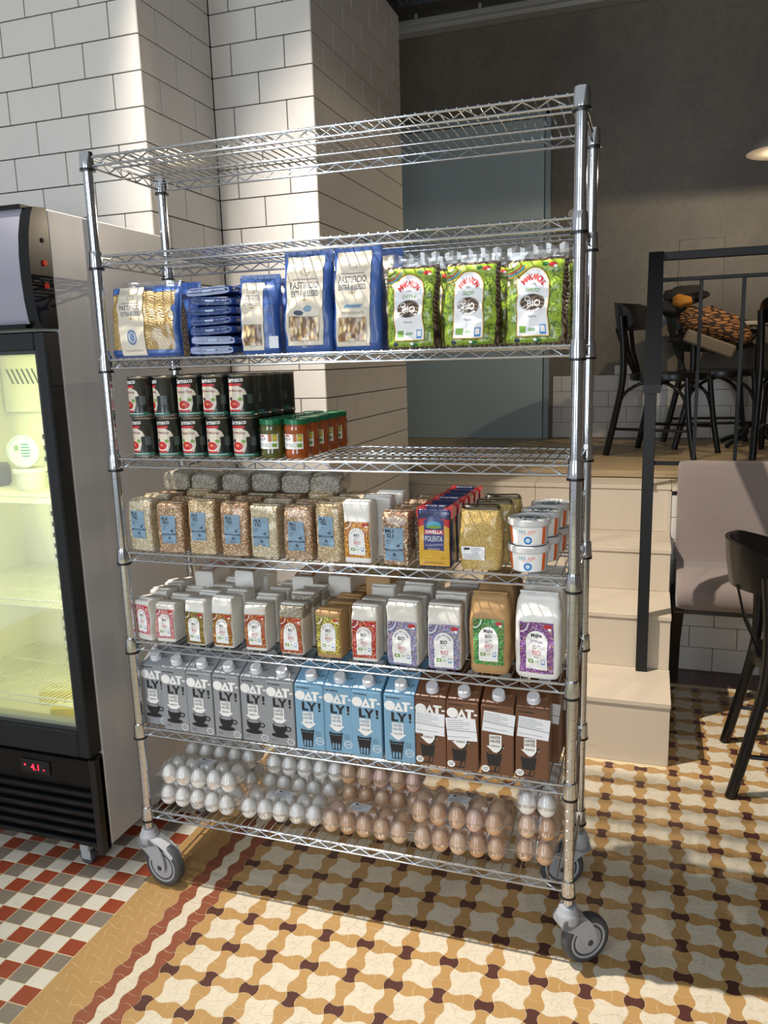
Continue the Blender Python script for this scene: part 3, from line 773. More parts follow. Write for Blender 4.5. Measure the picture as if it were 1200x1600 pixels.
# header with curved light box
prof = [(-.003, 1.872), (-.050, 1.868), (-.062, 1.845), (-.074, 1.80), (-.080, 1.75), (-.081, 1.70), (-.078, 1.64), (-.071, 1.595), (-.062, 1.575), (-.003, 1.573)]
def hdr(name, x0, x1, m, inset=0.0, par=FR):
    mb = MB(); mb.prism([((a + (inset if a < -.01 else 0)) - FYo, b) for a, b in prof], x0 - FXo, x1 - FXo, 'x'); return obj(name, mb, m, par)
GL = mat('gloss_black_plastic', '#0a0b0c', .25, spec=.3, coat=.1)
cap = hdr('end_cap', -.166, -.134, GL); hdr('end_cap', -.80, -.77, GL)
hdr('sign_panel', -.770, -.166, mat('pale_lilac_light_panel', '#8f8f9c', .2, coat=.4), .004)
fb('trim_strip', [(-.77, -.166, -.083, -.06, 1.574, 1.585, .001), (-.77, -.166, -.058, -.02, 1.866, 1.876, .001)], GL)
for z, m in ((1.735, PRED), (1.68, PRED)):
    mb = MB(); mb.lathe([(.0075, 0), (.0075, .004), (.005, .006), (0, .006)], 14, T=Matrix.Translation((-.134 - FXo, -.030 - FYo, z)) @ Matrix.Rotation(PI / 2, 4, 'Y')); obj('switch', mb, mat('red_rocker', '#c8321e', .4), cap)
for z in (1.79, 1.625):
    mb = MB(); mb.lathe([(.006, 0), (.006, .002), (0, .003)], 12, T=Matrix.Translation((-.134 - FXo, -.030 - FYo, z)) @ Matrix.Rotation(PI / 2, 4, 'Y')); obj('screw_cover', mb, BLACKP, cap)
# lower panel
fb('kick_panel', [(-.799, -.136, -.020, -.001, .078, .378, .003), (-.799, -.145, -.033, -.0195, .285, .365, .002)], GL)
fb('end_post', [(-.158, -.136, -.040, -.0005, .072, .372, .002)], BLACKP)
for i in range(6):
    z = .088 + i * .032; mb = MB(); mb.prism([(-.02 - FYo, z), (-.036 - FYo, z + .004), (-.038 - FYo, z + .012), (-.030 - FYo, z + .018), (-.02 - FYo, z + .020)], -.79 - FXo, -.16 - FXo, 'x'); obj('grille_slat', mb, GL, FR)
dsp = fb('thermostat', [(-.405, -.300, -.038, -.033, .300, .343, .002)], BLACKP)
P = Print(); LED = mat('red_led_digits', '#ff2036', .5, emit='#ff1a30', estr=5)
P.text('4.1', 0, 0, .020, LED, .01); P.ell(-.035, .004, .003, .003, LED); P.ell(.032, -.006, .003, .002, LED)
P.put('led_digits', lambda u, v, h: (-.352 - FXo + u, -.038 - FYo - h, .322 + v), dsp)
for x in (-.74, -.235):
    for y in (.0, .44):
        mb = MB(); T_ = Matrix.Translation((x - FXo, y + .012 - FYo, .024)) @ Matrix.Rotation(PI / 2, 4, 'X') @ Matrix.Rotation(.0, 4, 'Z')
        mb.lathe([(.006, -.012), (.022, -.012), (.024, -.009), (.024, .009), (.022, .012), (.006, .012)], 20, T=T_)
        c = obj('caster', mb, RUBBER, FR); mb = MB(); mb.box(x - .016 - FXo, x + .016 - FXo, y - .008 - FYo, y + .034 - FYo, .046, .078, 0, .003); mb.box(x - .014 - FXo, x + .018 - FXo, y - .004 - FYo, y - .001 - FYo, .020, .05); obj('bracket', mb, CASTG, c)
fl = bpy.data.lights.new('fridge_light', 'AREA'); fl.energy = 4.8; fl.color = (.97, 1.0, .44); fl.shape = 'RECTANGLE'; fl.size = .5; fl.size_y = .05
o = bpy.data.objects.new('fridge_light', fl); COL.objects.link(o); o.location = (-.47, .06, 1.53); o.rotation_euler = (math.radians(-25), 0, 0)
fl2 = bpy.data.lights.new('fridge_light', 'AREA'); fl2.energy = 2.6; fl2.color = (.95, 1.0, .44); fl2.shape = 'RECTANGLE'; fl2.size = .05; fl2.size_y = .9
o = bpy.data.objects.new('fridge_light', fl2); COL.objects.link(o); o.location = (-.19, .03, .98); o.rotation_euler = (math.radians(90), 0, math.radians(40))
# contents
def tub(name, label, r0, r1, h, loc, rot=(0, 0, 0), body=None, lid=None):
    t = thing(name, label, 'tub', loc); t.rotation_euler = rot
    mb = MB(); mb.lathe([(r0 * .96, 0), (r0, .004), (r1, h), (r1 * .97, h)], 28); obj('body', mb, body, t)
    mb = MB(); mb.lathe([(r1 * 1.04, h - .010), (r1 * 1.07, h - .008), (r1 * 1.07, h + .002), (r1 * .98, h + .004), (r1 * .95, h + .001), (0, h + .001)], 28); o = obj('lid', mb, lid, t); return t, o
WPL = mat('white_tub_plastic', '#d9dcd0', .35); LIDB = mat('pale_blue_lid', '#b9c9c9', .3)
tub('yoghurt_tub', 'white tub standing upright on the upper fridge shelf under a tipped tub', .040, .047, .062, (-.485, .22, 1.1072), body=WPL, lid=WPL)
t, lid = tub('yoghurt_tub', 'white tub tipped on its side with printed pale blue lid facing out, upper fridge shelf', .040, .047, .062, (-.512, .268, 1.2245), (math.radians(90), 0, math.radians(18)), WPL, LIDB)
P = Print(); P.rect(-.02, .012, .014, .016, PGREEN)
for i in range(5): P.rect(.008, .022 - i * .009, .03 - abs(i - 2) * .003, .004, mat('teal_ink', '#3d8f86', .5))
P.put('lid_print', lambda u, v, h: (u, v, .0632 + h), lid)
mb = MB(); mb.box(-.07, .05, -.05, .05, 0, .075, 0, .012); tag(obj('foil_pack', mb, mat('dark_silver_foil', '#6d6f76', .3, .5, bump=.6, bscale=40, dist=.004), None, (-.665, .24, 1.1072)), 'dark silver foil pack at the left of the tubs in the fridge', 'pack')
BUT = mat('yellow_butter_wrap', '#cdbb3c', .4, bump=.2, bscale=40)
for i, (x, y, lb) in enumerate(((-.455, .20, 'yellow wrapped butter block at the back of the fridge floor'), (-.335, .115, 'yellow wrapped butter block nearest the glass on the fridge floor'))):
    mb = MB(); mb.box(-.05, .05, -.035, .035, 0, .042, 0, .004); t = obj('butter_block', mb, BUT, None, (x, y, .4155), (0, 0, .3)); tag(t, lb, 'butter')
    P = Print(); P.rect(0, 0, .08, .05, mat('cream_wrap', '#dcd9b0', .4)); P.rect(0, .008, .05, .008, mat('brown_ink', '#7a6a3a', .5)); P.put('wrapper_print', lambda u, v, h: (u, v, .0422 + h), t)

# ================================================================= WIRE SHELVING RACK
W, DP = 1.1835, .3166
HR = [1.949, 1.715, 1.460, 1.205, .952, .700, .447, .191]          # height of the black clip under each sleeve
S = [h + .0338 for h in HR]                                         # top of the deck wires
RK = thing('wire_shelving_rack', 'tall chromed wire shelving rack on grey swivel casters', 'shelving rack', (0, 0, 0))
prof = [(0, .150), (.0127, .150)]; z = .165
while z < 1.975:
    prof += [(.0127, z), (.0121, z + .0004), (.0121, z + .0012), (.0127, z + .0016)]; z += .0254
prof += [(.0127, 1.984), (.011, 1.990), (0, 1.991)]
mb = MB(); mb.lathe(prof, 20); me_post = mb.mesh('post', CHROME, 40)
mb = MB()
if 1: h = 0; mb.lathe([(.0131, h + .002), (.0180, h + .002), (.0182, h + .006), (.0166, h + .037), (.0160, h + .041), (.0131, h + .041)], 20, m=0)
mb2 = MB(); mb2.lathe([(.0131, h - .003), (.0190, h - .003), (.0194, h), (.0190, h + .003), (.0131, h + .003)], 20)
me_sl = mb.mesh('sleeve', CHROME, 40); me_cl = mb2.mesh('clip', BLACKP, 40)
posts = []
for x, y in ((0, 0), (W, 0), (0, DP), (W, DP)):
    o = link('post', me_post, RK, (x, y, 0)); posts.append(o); [(link('sleeve', me_sl, o, (0, 0, h)), link('clip', me_cl, o, (0, 0, h))) for h in HR]
# one shelf, shared by the eight levels
e = .012
fr = MB()
for z, r in ((.0295, .0032), (.0085, .0030)):
    fr.tube([(e, 0, z), (W - e, 0, z)], r, 8); fr.tube([(e, DP, z), (W - e, DP, z)], r, 8)
    fr.tube([(0, e, z), (0, DP - e, z)], r, 8); fr.tube([(W, e, z), (W, DP - e, z)], r, 8)
for y in (.105, .211): fr.tube([(0, y, .0262), (W, y, .0262)], .0028, 8)
me_fr = fr.mesh('shelf', CHROME, 50)
zz = MB()
def zig(a, b, n, lo=.0105, hi=.0272):
    a, b = Vector(a), Vector(b); pts = []
    for i in range(n + 1):
        p_ = a.lerp(b, i / n); pts.append((p_.x, p_.y, hi if i % 2 else lo))
    zz.tube(pts, .0022, 6)
zig((.030, 0, 0), (W - .030, 0, 0), 38); zig((.030, DP, 0), (W - .030, DP, 0), 38); zig((0, .028, 0), (0, DP - .028, 0), 9); zig((W, .028, 0), (W, DP - .028, 0), 9)
me_zz = zz.mesh('truss_wire', CHROME, 60)
cw = MB(); n = 51
for i in range(n): x = .028 + (W - .056) * i / (n - 1); cw.tube([(x, -.0035, .0315), (x, DP + .0035, .0315)], .0017, 6)
me_cw = cw.mesh('deck_wires', CHROME, 60)
for h in HR:
    o = link('shelf', me_fr, RK, (0, 0, h)); link('truss_wire', me_zz, o); d = link('deck_wires', me_cw, o); d['kind'] = 'stuff'
# casters
def caster(x, y, rz):
    cx = .050; mb = MB(); N = 26
    # tapered swivel fork: collar, arched crown and two cheek plates
    mb.lathe([(.0135, .166), (.0200, .165), (.0225, .160), (.0232, .153), (.0265, .149), (.0285, .143), (.0288, .132), (.0265, .124), (.020, .121)], 28)
    cheek = [(-.0275, .128), (-.024, .140), (.000, .146), (.022, .142), (.040, .131), (.055, .114), (.064, .094), (.0685, .074), (.0675, .059), (.061, .050), (.051, .0475), (.041, .051), (.034, .060), (.026, .074), (.014, .090), (-.002, .104), (-.018, .113), (-.0265, .119)]
    for s in (-1, 1): mb.prism(cheek, s * .0185, s * .0245, 'y')
    crown = [(-.0275, .128), (-.024, .140), (.000, .146), (.022, .142), (.040, .132), (.043, .1275), (.020, .1225), (-.002, .112), (-.018, .113), (-.0265, .119)]
    mb.prism(crown, -.0245, .0245, 'y')
    c = obj('caster', mb, CASTG, RK, (x, y, 0), (0, 0, rz), smooth=45)
    T_ = Matrix.Translation((cx, 0, .0625)) @ Matrix.Rotation(PI / 2, 4, 'X')
    mb = MB(); mb.lathe([(.047, -.0145), (.054, -.0155), (.060, -.013), (.0625, -.007), (.0625, .007), (.060, .013), (.054, .0155), (.047, .0145)], 40, T=T_); obj('tyre', mb, RUBBER, c, smooth=50)
    mb = MB(); mb.lathe([(0, -.0150), (.036, -.0150), (.038, -.0130), (.0405, -.0130), (.0425, -.0155), (.0475, -.0155), (.0475, .0155), (.0425, .0155), (.0405, .0130), (.038, .0130), (.036, .0150), (0, .0150)], 40, T=T_); obj('wheel_disc', mb, CASTG, c, smooth=30)
    mb = MB(); mb.lathe([(0, -.0268), (.0065, -.0265), (.008, -.0245), (.008, .0245), (.0065, .0265), (0, .0268)], 18, T=T_); obj('axle_cap', mb, mat('dark_axle_plastic', '#33353a', .4), c)
    return c
c = caster(0, 0, math.radians(-8))
mb = MB(); mb.prism([(.010, .146), (.030, .141), (.062, .126), (.090, .104), (.094, .098), (.088, .098), (.062, .1275 - .006), (.040, .133), (.012, .140)], -.021, .021, 'y'); obj('brake_pedal', mb, mat('pale_grey_pedal', '#b9bcc0', .35), c)
caster(W, 0, math.radians(38)); caster(0, DP, math.radians(150)); caster(W, DP, math.radians(200))

# ================================================================= GOODS ON THE SHELVES
def sgn(x, e): return math.copysign(abs(x) ** e, x)
def interp(t, pts):
    for (a, va), (b, vb) in zip(pts[:-1], pts[1:]):
        if t <= b:
            f = (t - a) / (b - a) if b > a else 0; f = f * f * (3 - 2 * f); return va + (vb - va) * f
    return pts[-1][1]
class Bag:
    def __init__(s, w_, d, h, kind='brick', seed=0, amp=.0012, freq=22, lean=0.0):
        s.w, s.d, s.h, s.kind, s.seed, s.amp, s.freq, s.lean = w_, d, h, kind, seed, amp, freq, lean
    def ab(s, t):
        if s.kind == 'brick':
            a = interp(t, [(0, .95), (.02, .99), (.3, 1.0), (.7, .99), (.93, .99), (.98, .985), (1, .96)])
            b = interp(t, [(0, .92), (.02, .98), (.35, 1.05), (.7, 1.01), (.92, .985), (.975, .96), (1, .88)]); e = 9
        elif s.kind == 'soft':
            a = interp(t, [(0, .90), (.05, .98), (.4, 1.02), (.75, 1.0), (.90, .95), (.97, .88), (1, .80)])
            b = interp(t, [(0, .86), (.05, .98), (.4, 1.08), (.7, .98), (.86, .82), (.96, .50), (1, .25)]); e = 4.5
        else:  # pillow with a flat sealed top
            a = interp(t, [(0, .95), (.05, .985), (.5, .97), (.8, .95), (1, .985)])
            b = interp(t, [(0, .80), (.06, .95), (.35, 1.0), (.6, .86), (.80, .45), (.92, .10), (1, .03)]); e = interp(t, [(0, 5), (.7, 4), (1, 2.4)])
        return s.w / 2 * a, s.d / 2 * b, e
    def D(s, x, y, z):
        k = s.amp * min(1, z / .02 + .05); q = Vector((x, y, z)) * s.freq + Vector((s.seed * 7.3, s.seed * 3.1, 0)); n = noise.noise_vector(q) + .5 * noise.noise_vector(q * 2.3)
        if s.kind == 'brick' and z > s.h * .86: k *= 1 + 1.3 * min(1, (z / s.h - .86) / .08)
        return (x + n.x * k, y + s.lean * z + n.y * k * 1.5, z + n.z * k * .6 * min(1, z / .03))
    def body(s, m=0, mtop=None, ttop=.9, n=44, L=24):
        mb = MB(); R = []
        if s.w > .1: n = 64
        ts = [i / L for i in range(L + 1)]
        ts = sorted(set([0, .012, .03] + ts + [.93, .965, .985]))
        for t in ts:
            a, b, e = s.ab(t); z = s.h * t
            for k in range(n):
                q = 2 * PI * k / n + .0001; x = a * sgn(math.cos(q), 2 / e); y = b * sgn(math.sin(q), 2 / e); R.append(s.D(x, y, z))
        N = len(ts); b0 = len(mb.v); mb.v += R
        for i in range(N - 1):
            for k in range(n): mb.f.append((i * n + k, i * n + (k + 1) % n, (i + 1) * n + (k + 1) % n, (i + 1) * n + k)); mb.m.append(mtop if (mtop is not None and ts[i] >= ttop) else m)
        mb.f.append(tuple(range(n))); mb.m.append(m); mb.f.append(tuple((N - 1) * n + k for k in range(n))); mb.m.append(m if mtop is None else mtop)
        return mb
    def front(s, u0=0, v0=None):
        v0 = s.h / 2 if v0 is None else v0
        def fn(u, v, h):
            x = u0 + u; z = min(max(v0 + v, 0), s.h); a, b, e = s.ab(z / s.h); q = min(.995, abs(x) / a); y = -b * (1 - q ** e) ** (1 / e)
            P = s.D(x, y, z); return (P[0], P[1] - h - .0011, P[2])
        return fn
def flap(mb, bag, m=0, dz=.003):
    # folded-down top flap of a paper bag
    a, b, e = bag.ab(.97); z = bag.h
    T_ = Matrix.Translation((0, bag.lean * z, z - .004)) @ Matrix.Rotation(-.12, 4, 'X')
    mb.box(-a * .97, a * .97, -b * .55, b * .55, .001, .0065, m, .0015, T=T_)
    for s_ in (-1, 1): mb.add([T_ @ Vector((s_ * a * .96, b * .7, .003)), T_ @ Vector((s_ * a * 1.03, b * .1, -.012)), T_ @ Vector((s_ * a * .96, -b * .3, .003))], [(0, 1, 2)], m)

# ---- materials of packs
PAPER = mat('white_flour_paper', '#d9d5cc', .6, var=.05, bump=.5, bscale=35, dist=.003)
PAPER2 = mat('smooth_white_paper', '#e2e0da', .45, var=.03, bump=.35, bscale=28, dist=.003)
KRAFT = mat('kraft_paper', '#b08a5a', .6, var=.1, bump=.4, bscale=35, dist=.003)
def m_flakes(name, cols, scale=230, bump=.9, coat=.6, film=.12, flat=(1, 1, 1)):
    t = NT(name); v = t.coord('Object', flat); c = t.voro(v, scale); sx = t.n('ShaderNodeSeparateColor'); t.l(c, sx.inputs[0])
    n = len(cols); base = t.ramp(sx.outputs[0], [(i / n, cols[i]) for i in range(n)], 'CONSTANT')
    d = t.voro(v, scale, 'Distance'); base = t.mix(t.ramp(d, [(.35, (0, 0, 0, 1)), (.75, (1, 1, 1, 1))]), base, srgb(cols[-1]))
    nz = t.noise(v, 9, 4); base = t.mix(t.ramp(nz, [(.56, (0, 0, 0, 1)), (.75, (film, film, film, 1))]), base, (.9, .9, .92, 1))
    t.l(base, t.b.inputs['Base Color']); t.set(Roughness=.45, Coat_Weight=coat, Coat_Roughness=.1)
    t.bump(d, bump, .002); return t.mat
OATS = m_flakes('oat_flakes_in_film', ['#d9c8a4', '#cbb68d', '#e3d6b8', '#b99f74', '#a58a62'])
OATS2 = m_flakes('brown_flakes_in_film', ['#cdb08c', '#b89470', '#d9c3a2', '#a07d5c', '#8f6c4c'])
OATS3 = m_flakes('pale_rice_flakes_in_film', ['#ddd3ba', '#cdc2a2', '#e6dfcb', '#c0b18c', '#b0a080'], 260)
MUESLI = m_flakes('muesli_in_film', ['#d6c09a', '#a67c56', '#e2d3b2', '#8a5c40', '#c2a074', '#7d5a42'], 190)
SEEDS = m_flakes('grey_seeds_in_film', ['#c2bbab', '#a9a18e', '#d3cdc0', '#9a9280', '#8a826f'], 300, film=.5)
GOLD = m_flakes('golden_grain_in_film', ['#d2b768', '#c5a654', '#ddc67c', '#bb9a4c', '#a98a44'], 420, .5, film=.35)
def m_pasta(name, a, b, c, scale=60, kind=0):
    t = NT(name); v = t.coord('Object', (1, 1, .6 if kind else 1)); x = t.n('ShaderNodeTexWave', wave_type='RINGS', rings_direction='Y'); x.inputs['Scale'].default_value = scale; x.inputs['Distortion'].default_value = 14; x.inputs['Detail'].default_value = 2; x.inputs['Detail Scale'].default_value = .7
    t.l(v, x.inputs['Vector']); base = t.ramp(x.outputs['Fac'], [(0, c), (.35, b), (.8, a)]); t.l(base, t.b.inputs['Base Color']); t.set(Roughness=.4, Coat_Weight=.7, Coat_Roughness=.08); t.bump(x.outputs['Fac'], .8, .004); return t.mat
NESTS = m_pasta('tagliatelle_nests_in_film', '#dcbf80', '#c9a562', '#9a7438', 62)
PENNE = m_flakes('penne_in_window', ['#d9bb82', '#c29a60', '#e2cb98', '#a87f48', '#6b4a28'], 85, 1.0, flat=(1.6, 1, .62))
DARKPASTA = m_pasta('wholegrain_pasta_in_film', '#7a6450', '#4c3a2c', '#2a2018', 34)
BLUEF = mat('matt_blue_pasta_film', '#2c4f8e', .38, coat=.25, var=.10, bump=.5, bscale=30, dist=.004)
BLUED = mat('glossy_dark_blue_film', '#1f3d7c', .25, coat=.4, var=.15, bump=.5, bscale=45, dist=.004)
BEIGE = mat('beige_label_print', '#cfc6b4', .45, coat=.15, var=.03, bump=.3, bscale=25, dist=.003)
NAVY = mat('navy_ink', '#27344f', .5); LBLUE = mat('dusty_blue_label', '#7d99ae', .5, var=.03, bscale=300); BRN = mat('brown_print', '#7a4d30', .5)
TAUPE = mat('taupe_ink', '#8e7f68', .5); ORG = mat('orange_print', '#e2642c', .45); YEL = mat('yellow_print', '#d9b23a', .45)
def m_folk(name, cols, scale=330):
    t = NT(name); v = t.coord('Object'); nz = t.noise(v, 90, 2); mm = t.mix(.025, v, nz) if False else v
    c = t.voro(mm, scale); sx = t.n('ShaderNodeSeparateColor'); t.l(c, sx.inputs[0]); n = len(cols)
    base = t.ramp(sx.outputs[0], [(i / n, cols[i]) for i in range(n)], 'CONSTANT'); d = t.voro(v, scale, 'Distance')
    base = t.mix(t.ramp(d, [(.50, (0, 0, 0, 1)), (.56, (1, 1, 1, 1))]), base, srgb(cols[0])); t.l(base, t.b.inputs['Base Color']); t.set(Roughness=.4); return t.mat

# ---- flour
def flour_label(bg, accent, title='MĄKA ORKISZOWA', big=False, w_=.056, h_=.078, subcol=None):
    P = Print(); P.rect(0, 0, w_, h_, bg, 8)
    for k, m_ in enumerate((accent, WH, accent, K)): P.ring(-w_ / 2 + .001, h_ / 2 - .001, .019 - k * .004, .019 - k * .004, .0016, m_, 10, -PI / 2, 0)
    P.ell(w_ / 2 - .009, h_ / 2 - .006, .007, .0035, PRED); P.ell(w_ / 2 - .006, h_ / 2 - .010, .003, .002, WH)
    aw, ah = w_ * .64, h_ * .76
    for k in range(26):
        q = k / 25; r = aw / 2 + .0012
        if q < .28: x, y = -r, -ah / 2 - .003 + (q / .28) * (ah - r + .003)
        elif q > .72: x, y = r, -ah / 2 - .003 + ((1 - q) / .28) * (ah - r + .003)
        else: a = PI - (q - .28) / .44 * PI; x, y = r * math.cos(a), ah / 2 - r - .003 + r * math.sin(a) + .002
        P.ell(x, y - .002, .0011, .0011, K if k % 2 else accent, 6)
    P.arch(0, -.003, aw, ah, WH)
    if big: P.text('Mąka', 0, .019, .0075, K, .03); P.text('BIO' if bg.name.startswith('green') else 'ŻYTNIA', 0, .0105, .0058, K if bg.name.startswith('green') else accent, .02); P.text('TYP 2000', 0, .0045, .0024, accent, .01)
    else:
        P.arctext(title, 0, ah / 2 - .003 - aw / 2, aw / 2 - .0046, .0032, accent, 2.5, .01, .8); P.text('BIO', 0, .0105, .0062, K, .03)
        P.text('naturalna', 0, .0052, .0018, K, .0)
    P.text('BIO', .001, -.0055, .0056, PRED, .01, .015); P.ring(-.0045, .001, .0022, .002, .0006, K, 8); P.rect(-.001, .0005, .004, .0006, K, a=.6); P.rect(.0005, -.0098, .014, .0007, PRED)
    P.text('Natura', 0, -.0135, .0020, K)
    P.rect(-aw / 2 + .0085, -.0205, .0095, .0060, PGREEN); P.ell(-aw / 2 + .0085, -.0205, .0025, .0016, WH, 8); P.rect(.0015, -.0205, .007, .0035, mat('pale_green_print', '#b9cdb0', .5)); P.rect(.0115, -.0205, .0062, .0078, PBLUE); P.rect(.0115, -.0200, .0045, .0050, WH)
    return P
FP = dict(
    pink=['#c9788c', '#a03a58', '#e0a8b0', '#6f7f3a', '#b8485e', '#d9c07a'], olive=['#7d6a2c', '#5c4a20', '#a8742e', '#4f5a26', '#b8a040', '#7a3020'],
    amber=['#96602c', '#6d3a1c', '#b88a3a', '#5a5a26', '#c25a2c', '#e0c060'], rust=['#a2472e', '#7a2a1e', '#c98a3e', '#5a6a2c', '#c23c2c', '#e0b060'],
    lime=['#b3a93c', '#26241a', '#d9d05a', '#5c7a2c', '#8a3040', '#e6e08a'], red=['#b02634', '#8a1a28', '#d95a4a', '#5a6a2c', '#e08a3a', '#f0c0a0'],
    lilac=['#8a86b4', '#5c5a86', '#b0acd0', '#b05a6a', '#5f8a6a', '#d0c0a0'], green=['#2f8a4e', '#1a5a30', '#5aa84a', '#b0963a', '#7a3a20', '#8ac06a'],
    purple=['#7c4a8c', '#5a2a66', '#a878b0', '#c0903a', '#3f3a5c', '#c9a0d0'], orange=['#cf8a2c', '#8a4a1c', '#e6b050', '#4a3018', '#b0521c', '#f0d080'])
FM_ = {k: m_folk(k + '_folk_pattern_print', v) for k, v in FP.items()}
AC = {k: mat(k + '_accent_ink', v[1], .5) for k, v in FP.items()}
flr = [  # x0, x1, height, paper, pattern, label v centre, rot, label text
    (.012, .070, .112, PAPER, 'pink', .060, -.20, 'small white flour bag with pink label, leftmost of the front row, tilted'),
    (.074, .152, .104, PAPER, 'pink', .052, .06, 'white flour bag with pink label, second in the front row beside the left post'),
    (.168, .240, .120, PAPER2, 'olive', .048, -.05, 'white paper flour bag with olive brown label, third from the left'),
    (.250, .330, .134, PAPER2, 'amber', .050, .0, 'white flour bag with amber brown label and bright folded top, fourth from the left'),
    (.345, .425, .122, PAPER, 'rust', .054, .03, 'white flour bag with red brown label, fifth from the left'),
    (.446, .528, .128, PAPER, 'rust', .052, .0, 'flour bag with rust label and clear top showing seeds'),
    (.549, .630, .122, KRAFT, 'lime', .060, .0, 'small kraft paper flour bag with yellow green label'),
    (.644, .724, .140, PAPER, 'red', .058, .02, 'white flour bag with bright red label right of the small kraft bag'),
    (.738, .828, .158, PAPER, 'lilac', .054, -.03, 'tall white flour bag with lilac label beside the red labelled bag'),
    (.840, .930, .156, PAPER, 'lilac', .054, .04, 'tall white flour bag with lilac label beside the big kraft bag'),
    (.943, 1.044, .192, KRAFT, 'green', .080, .0, 'big kraft paper flour bag with green label'),
    (1.052, 1.160, .200, PAPER2, 'purple', .076, -.05, 'biggest white flour bag with purple label by the right post')]
bags = {}; ctr = []
for i, (x0, x1, h, m_, pat, lv, rz, lb) in enumerate(flr):
    wb = max((x1 - x0) - .022 * (1.33 - x1) / 1.2, .0585 if i < 2 else .062); x1 = x0 + wb; ctr.append(x0 + wb / 2)
    bg = Bag(wb, .062 if i < 10 else .070, h, 'brick' if i < 10 else 'soft', i + 1, .0022, 26)
    t = thing('flour_bag', lb, 'flour bag', ((x0 + x1) / 2, .040, S[5]), rz, 'flour bags in the front row')
    mb = bg.body(0, 1 if i == 5 else None, .72); flap(mb, bg); bo = obj('bag_body', mb, [m_, SEEDS], t, smooth=60)
    sc_ = 1.0 if i < 10 else 1.18
    big = i >= 10
    P = flour_label(FM_[pat], AC[pat], ('MĄKA ORKISZOWA', 'KASZA GRYCZANA', 'MĄKA RYŻOWA', 'MĄKA PSZENNA')[i % 4], big)
    sc_ = min(wb * (.90 if i < 10 else .74) / .056, (h - .010) / .092)
    if i < 2: lv = max(lv, .045)
    fr_ = bg.front(0, 0)
    P.put('label', (lambda fr_, sc_, lv, dx: (lambda u, v, hh: fr_(u * sc_ + dx, v * sc_ * 1.13 + lv, hh)))(fr_, sc_, lv, 0), t)
    bags[i] = (t, bo, bg)
# rows behind, and packs lying across the back
rr = random.Random(11); n_ = 0
for row, (y, names) in enumerate(((.112, (0, 1, 2, 3, 4, 5, 6, 7, 8, 9, 10, 11)), (.184, (0, 1, 2, 4, 5, 6, 7, 8, 9, 10, 11)), (.252, (0, 2, 3, 4, 5, 6, 7, 8, 9, 10, 11)))):
    for i in names:
        t, bo, bg = bags[i]; x = ctr[i]
        o = dup(t, (x + rr.uniform(-.002, .002) - (.004 * row if i > 9 else 0), y + (.006 if i > 9 else 0), S[5]), rr.uniform(-.03, .03), skip=('label',), group='flour bags behind the front row')
        kn = 'kraft paper' if i in (6, 10) else 'white paper'
        o.scale = (1, 1, rr.uniform(.93, 1.07)) if i < 10 else (1, 1, 1)
        o['label'] = '%s flour bag, %s row, behind the %s label bag at %s' % (kn, ('second', 'third', 'rearmost')[row], flr[i][4], ('far left', 'left edge', 'left', 'left', 'centre left', 'centre', 'centre', 'centre right', 'right of red', 'beside kraft', 'right', 'far right')[i])
# packs lying flat on the rear rows
for k, (x, y, z, rz, i, lb) in enumerate(((.13, .235, .124, .05, 1, 'white and pink pack lying on top at the back left of the flour shelf'), (.265, .225, .136, -.06, 3, 'white bag with brown label lying at the back, left half of the flour shelf'),
        (.445, .225, .130, .04, 4, 'white bag lying flat at the back near the middle of the flour shelf'), (.545, .245, .132, -.05, 5, 'seed bag lying flat at the back behind the small kraft bag'), (.66, .235, .142, .08, 6, 'kraft bag with green pattern lying at the back behind the red labelled bag'))):
    t, bo, bg = bags[i]; o = dup(t, (x, y - .055, S[5] + z), (math.radians(-88), 0, rz), lb, 'flour bags lying on the rear row', ())
# ---- oat drink cartons
def carton_mats(name, col): return mat(name, col, .42, coat=.12, var=.02, bscale=20)
CG = carton_mats('grey_carton_board', '#8d9094'); CB = carton_mats('light_blue_carton_board', '#78a3bf'); CBR = carton_mats('brown_carton_board', '#6a452e')
CAPW = mat('white_cap_plastic', '#dcdde0', .35)
def carton_body():
    mb = MB(); w2 = .0393; c = .0022; pf = [(0, 0), (.0745, 0), (.0745, .206), (.072, .2085), (.0025, .1785), (0, .1755)]
    xs = [(-w2, .0015), (-w2 + c, 0), (w2 - c, 0), (w2, .0015)]; R = []
    for x, ins in xs:
        cy, cz = .035, .1; R.append([(x, a + (ins if a < .01 else (-ins if a > .06 else 0)), b + (ins if b < .01 else (-ins if b > .17 else 0))) for a, b in pf])
    n = 6; vs = [v for r in R for v in r]; fs = [(i * n + k, i * n + (k + 1) % n, (i + 1) * n + (k + 1) % n, (i + 1) * n + k) for i in range(3) for k in range(n)] + [tuple(range(n)), tuple(3 * n + k for k in range(n))]
    mb.add(vs, fs); mb.box(-w2 + .002, w2 - .002, .0695, .0745, .2065, .2105, 0, .001); return mb
_cb = {}
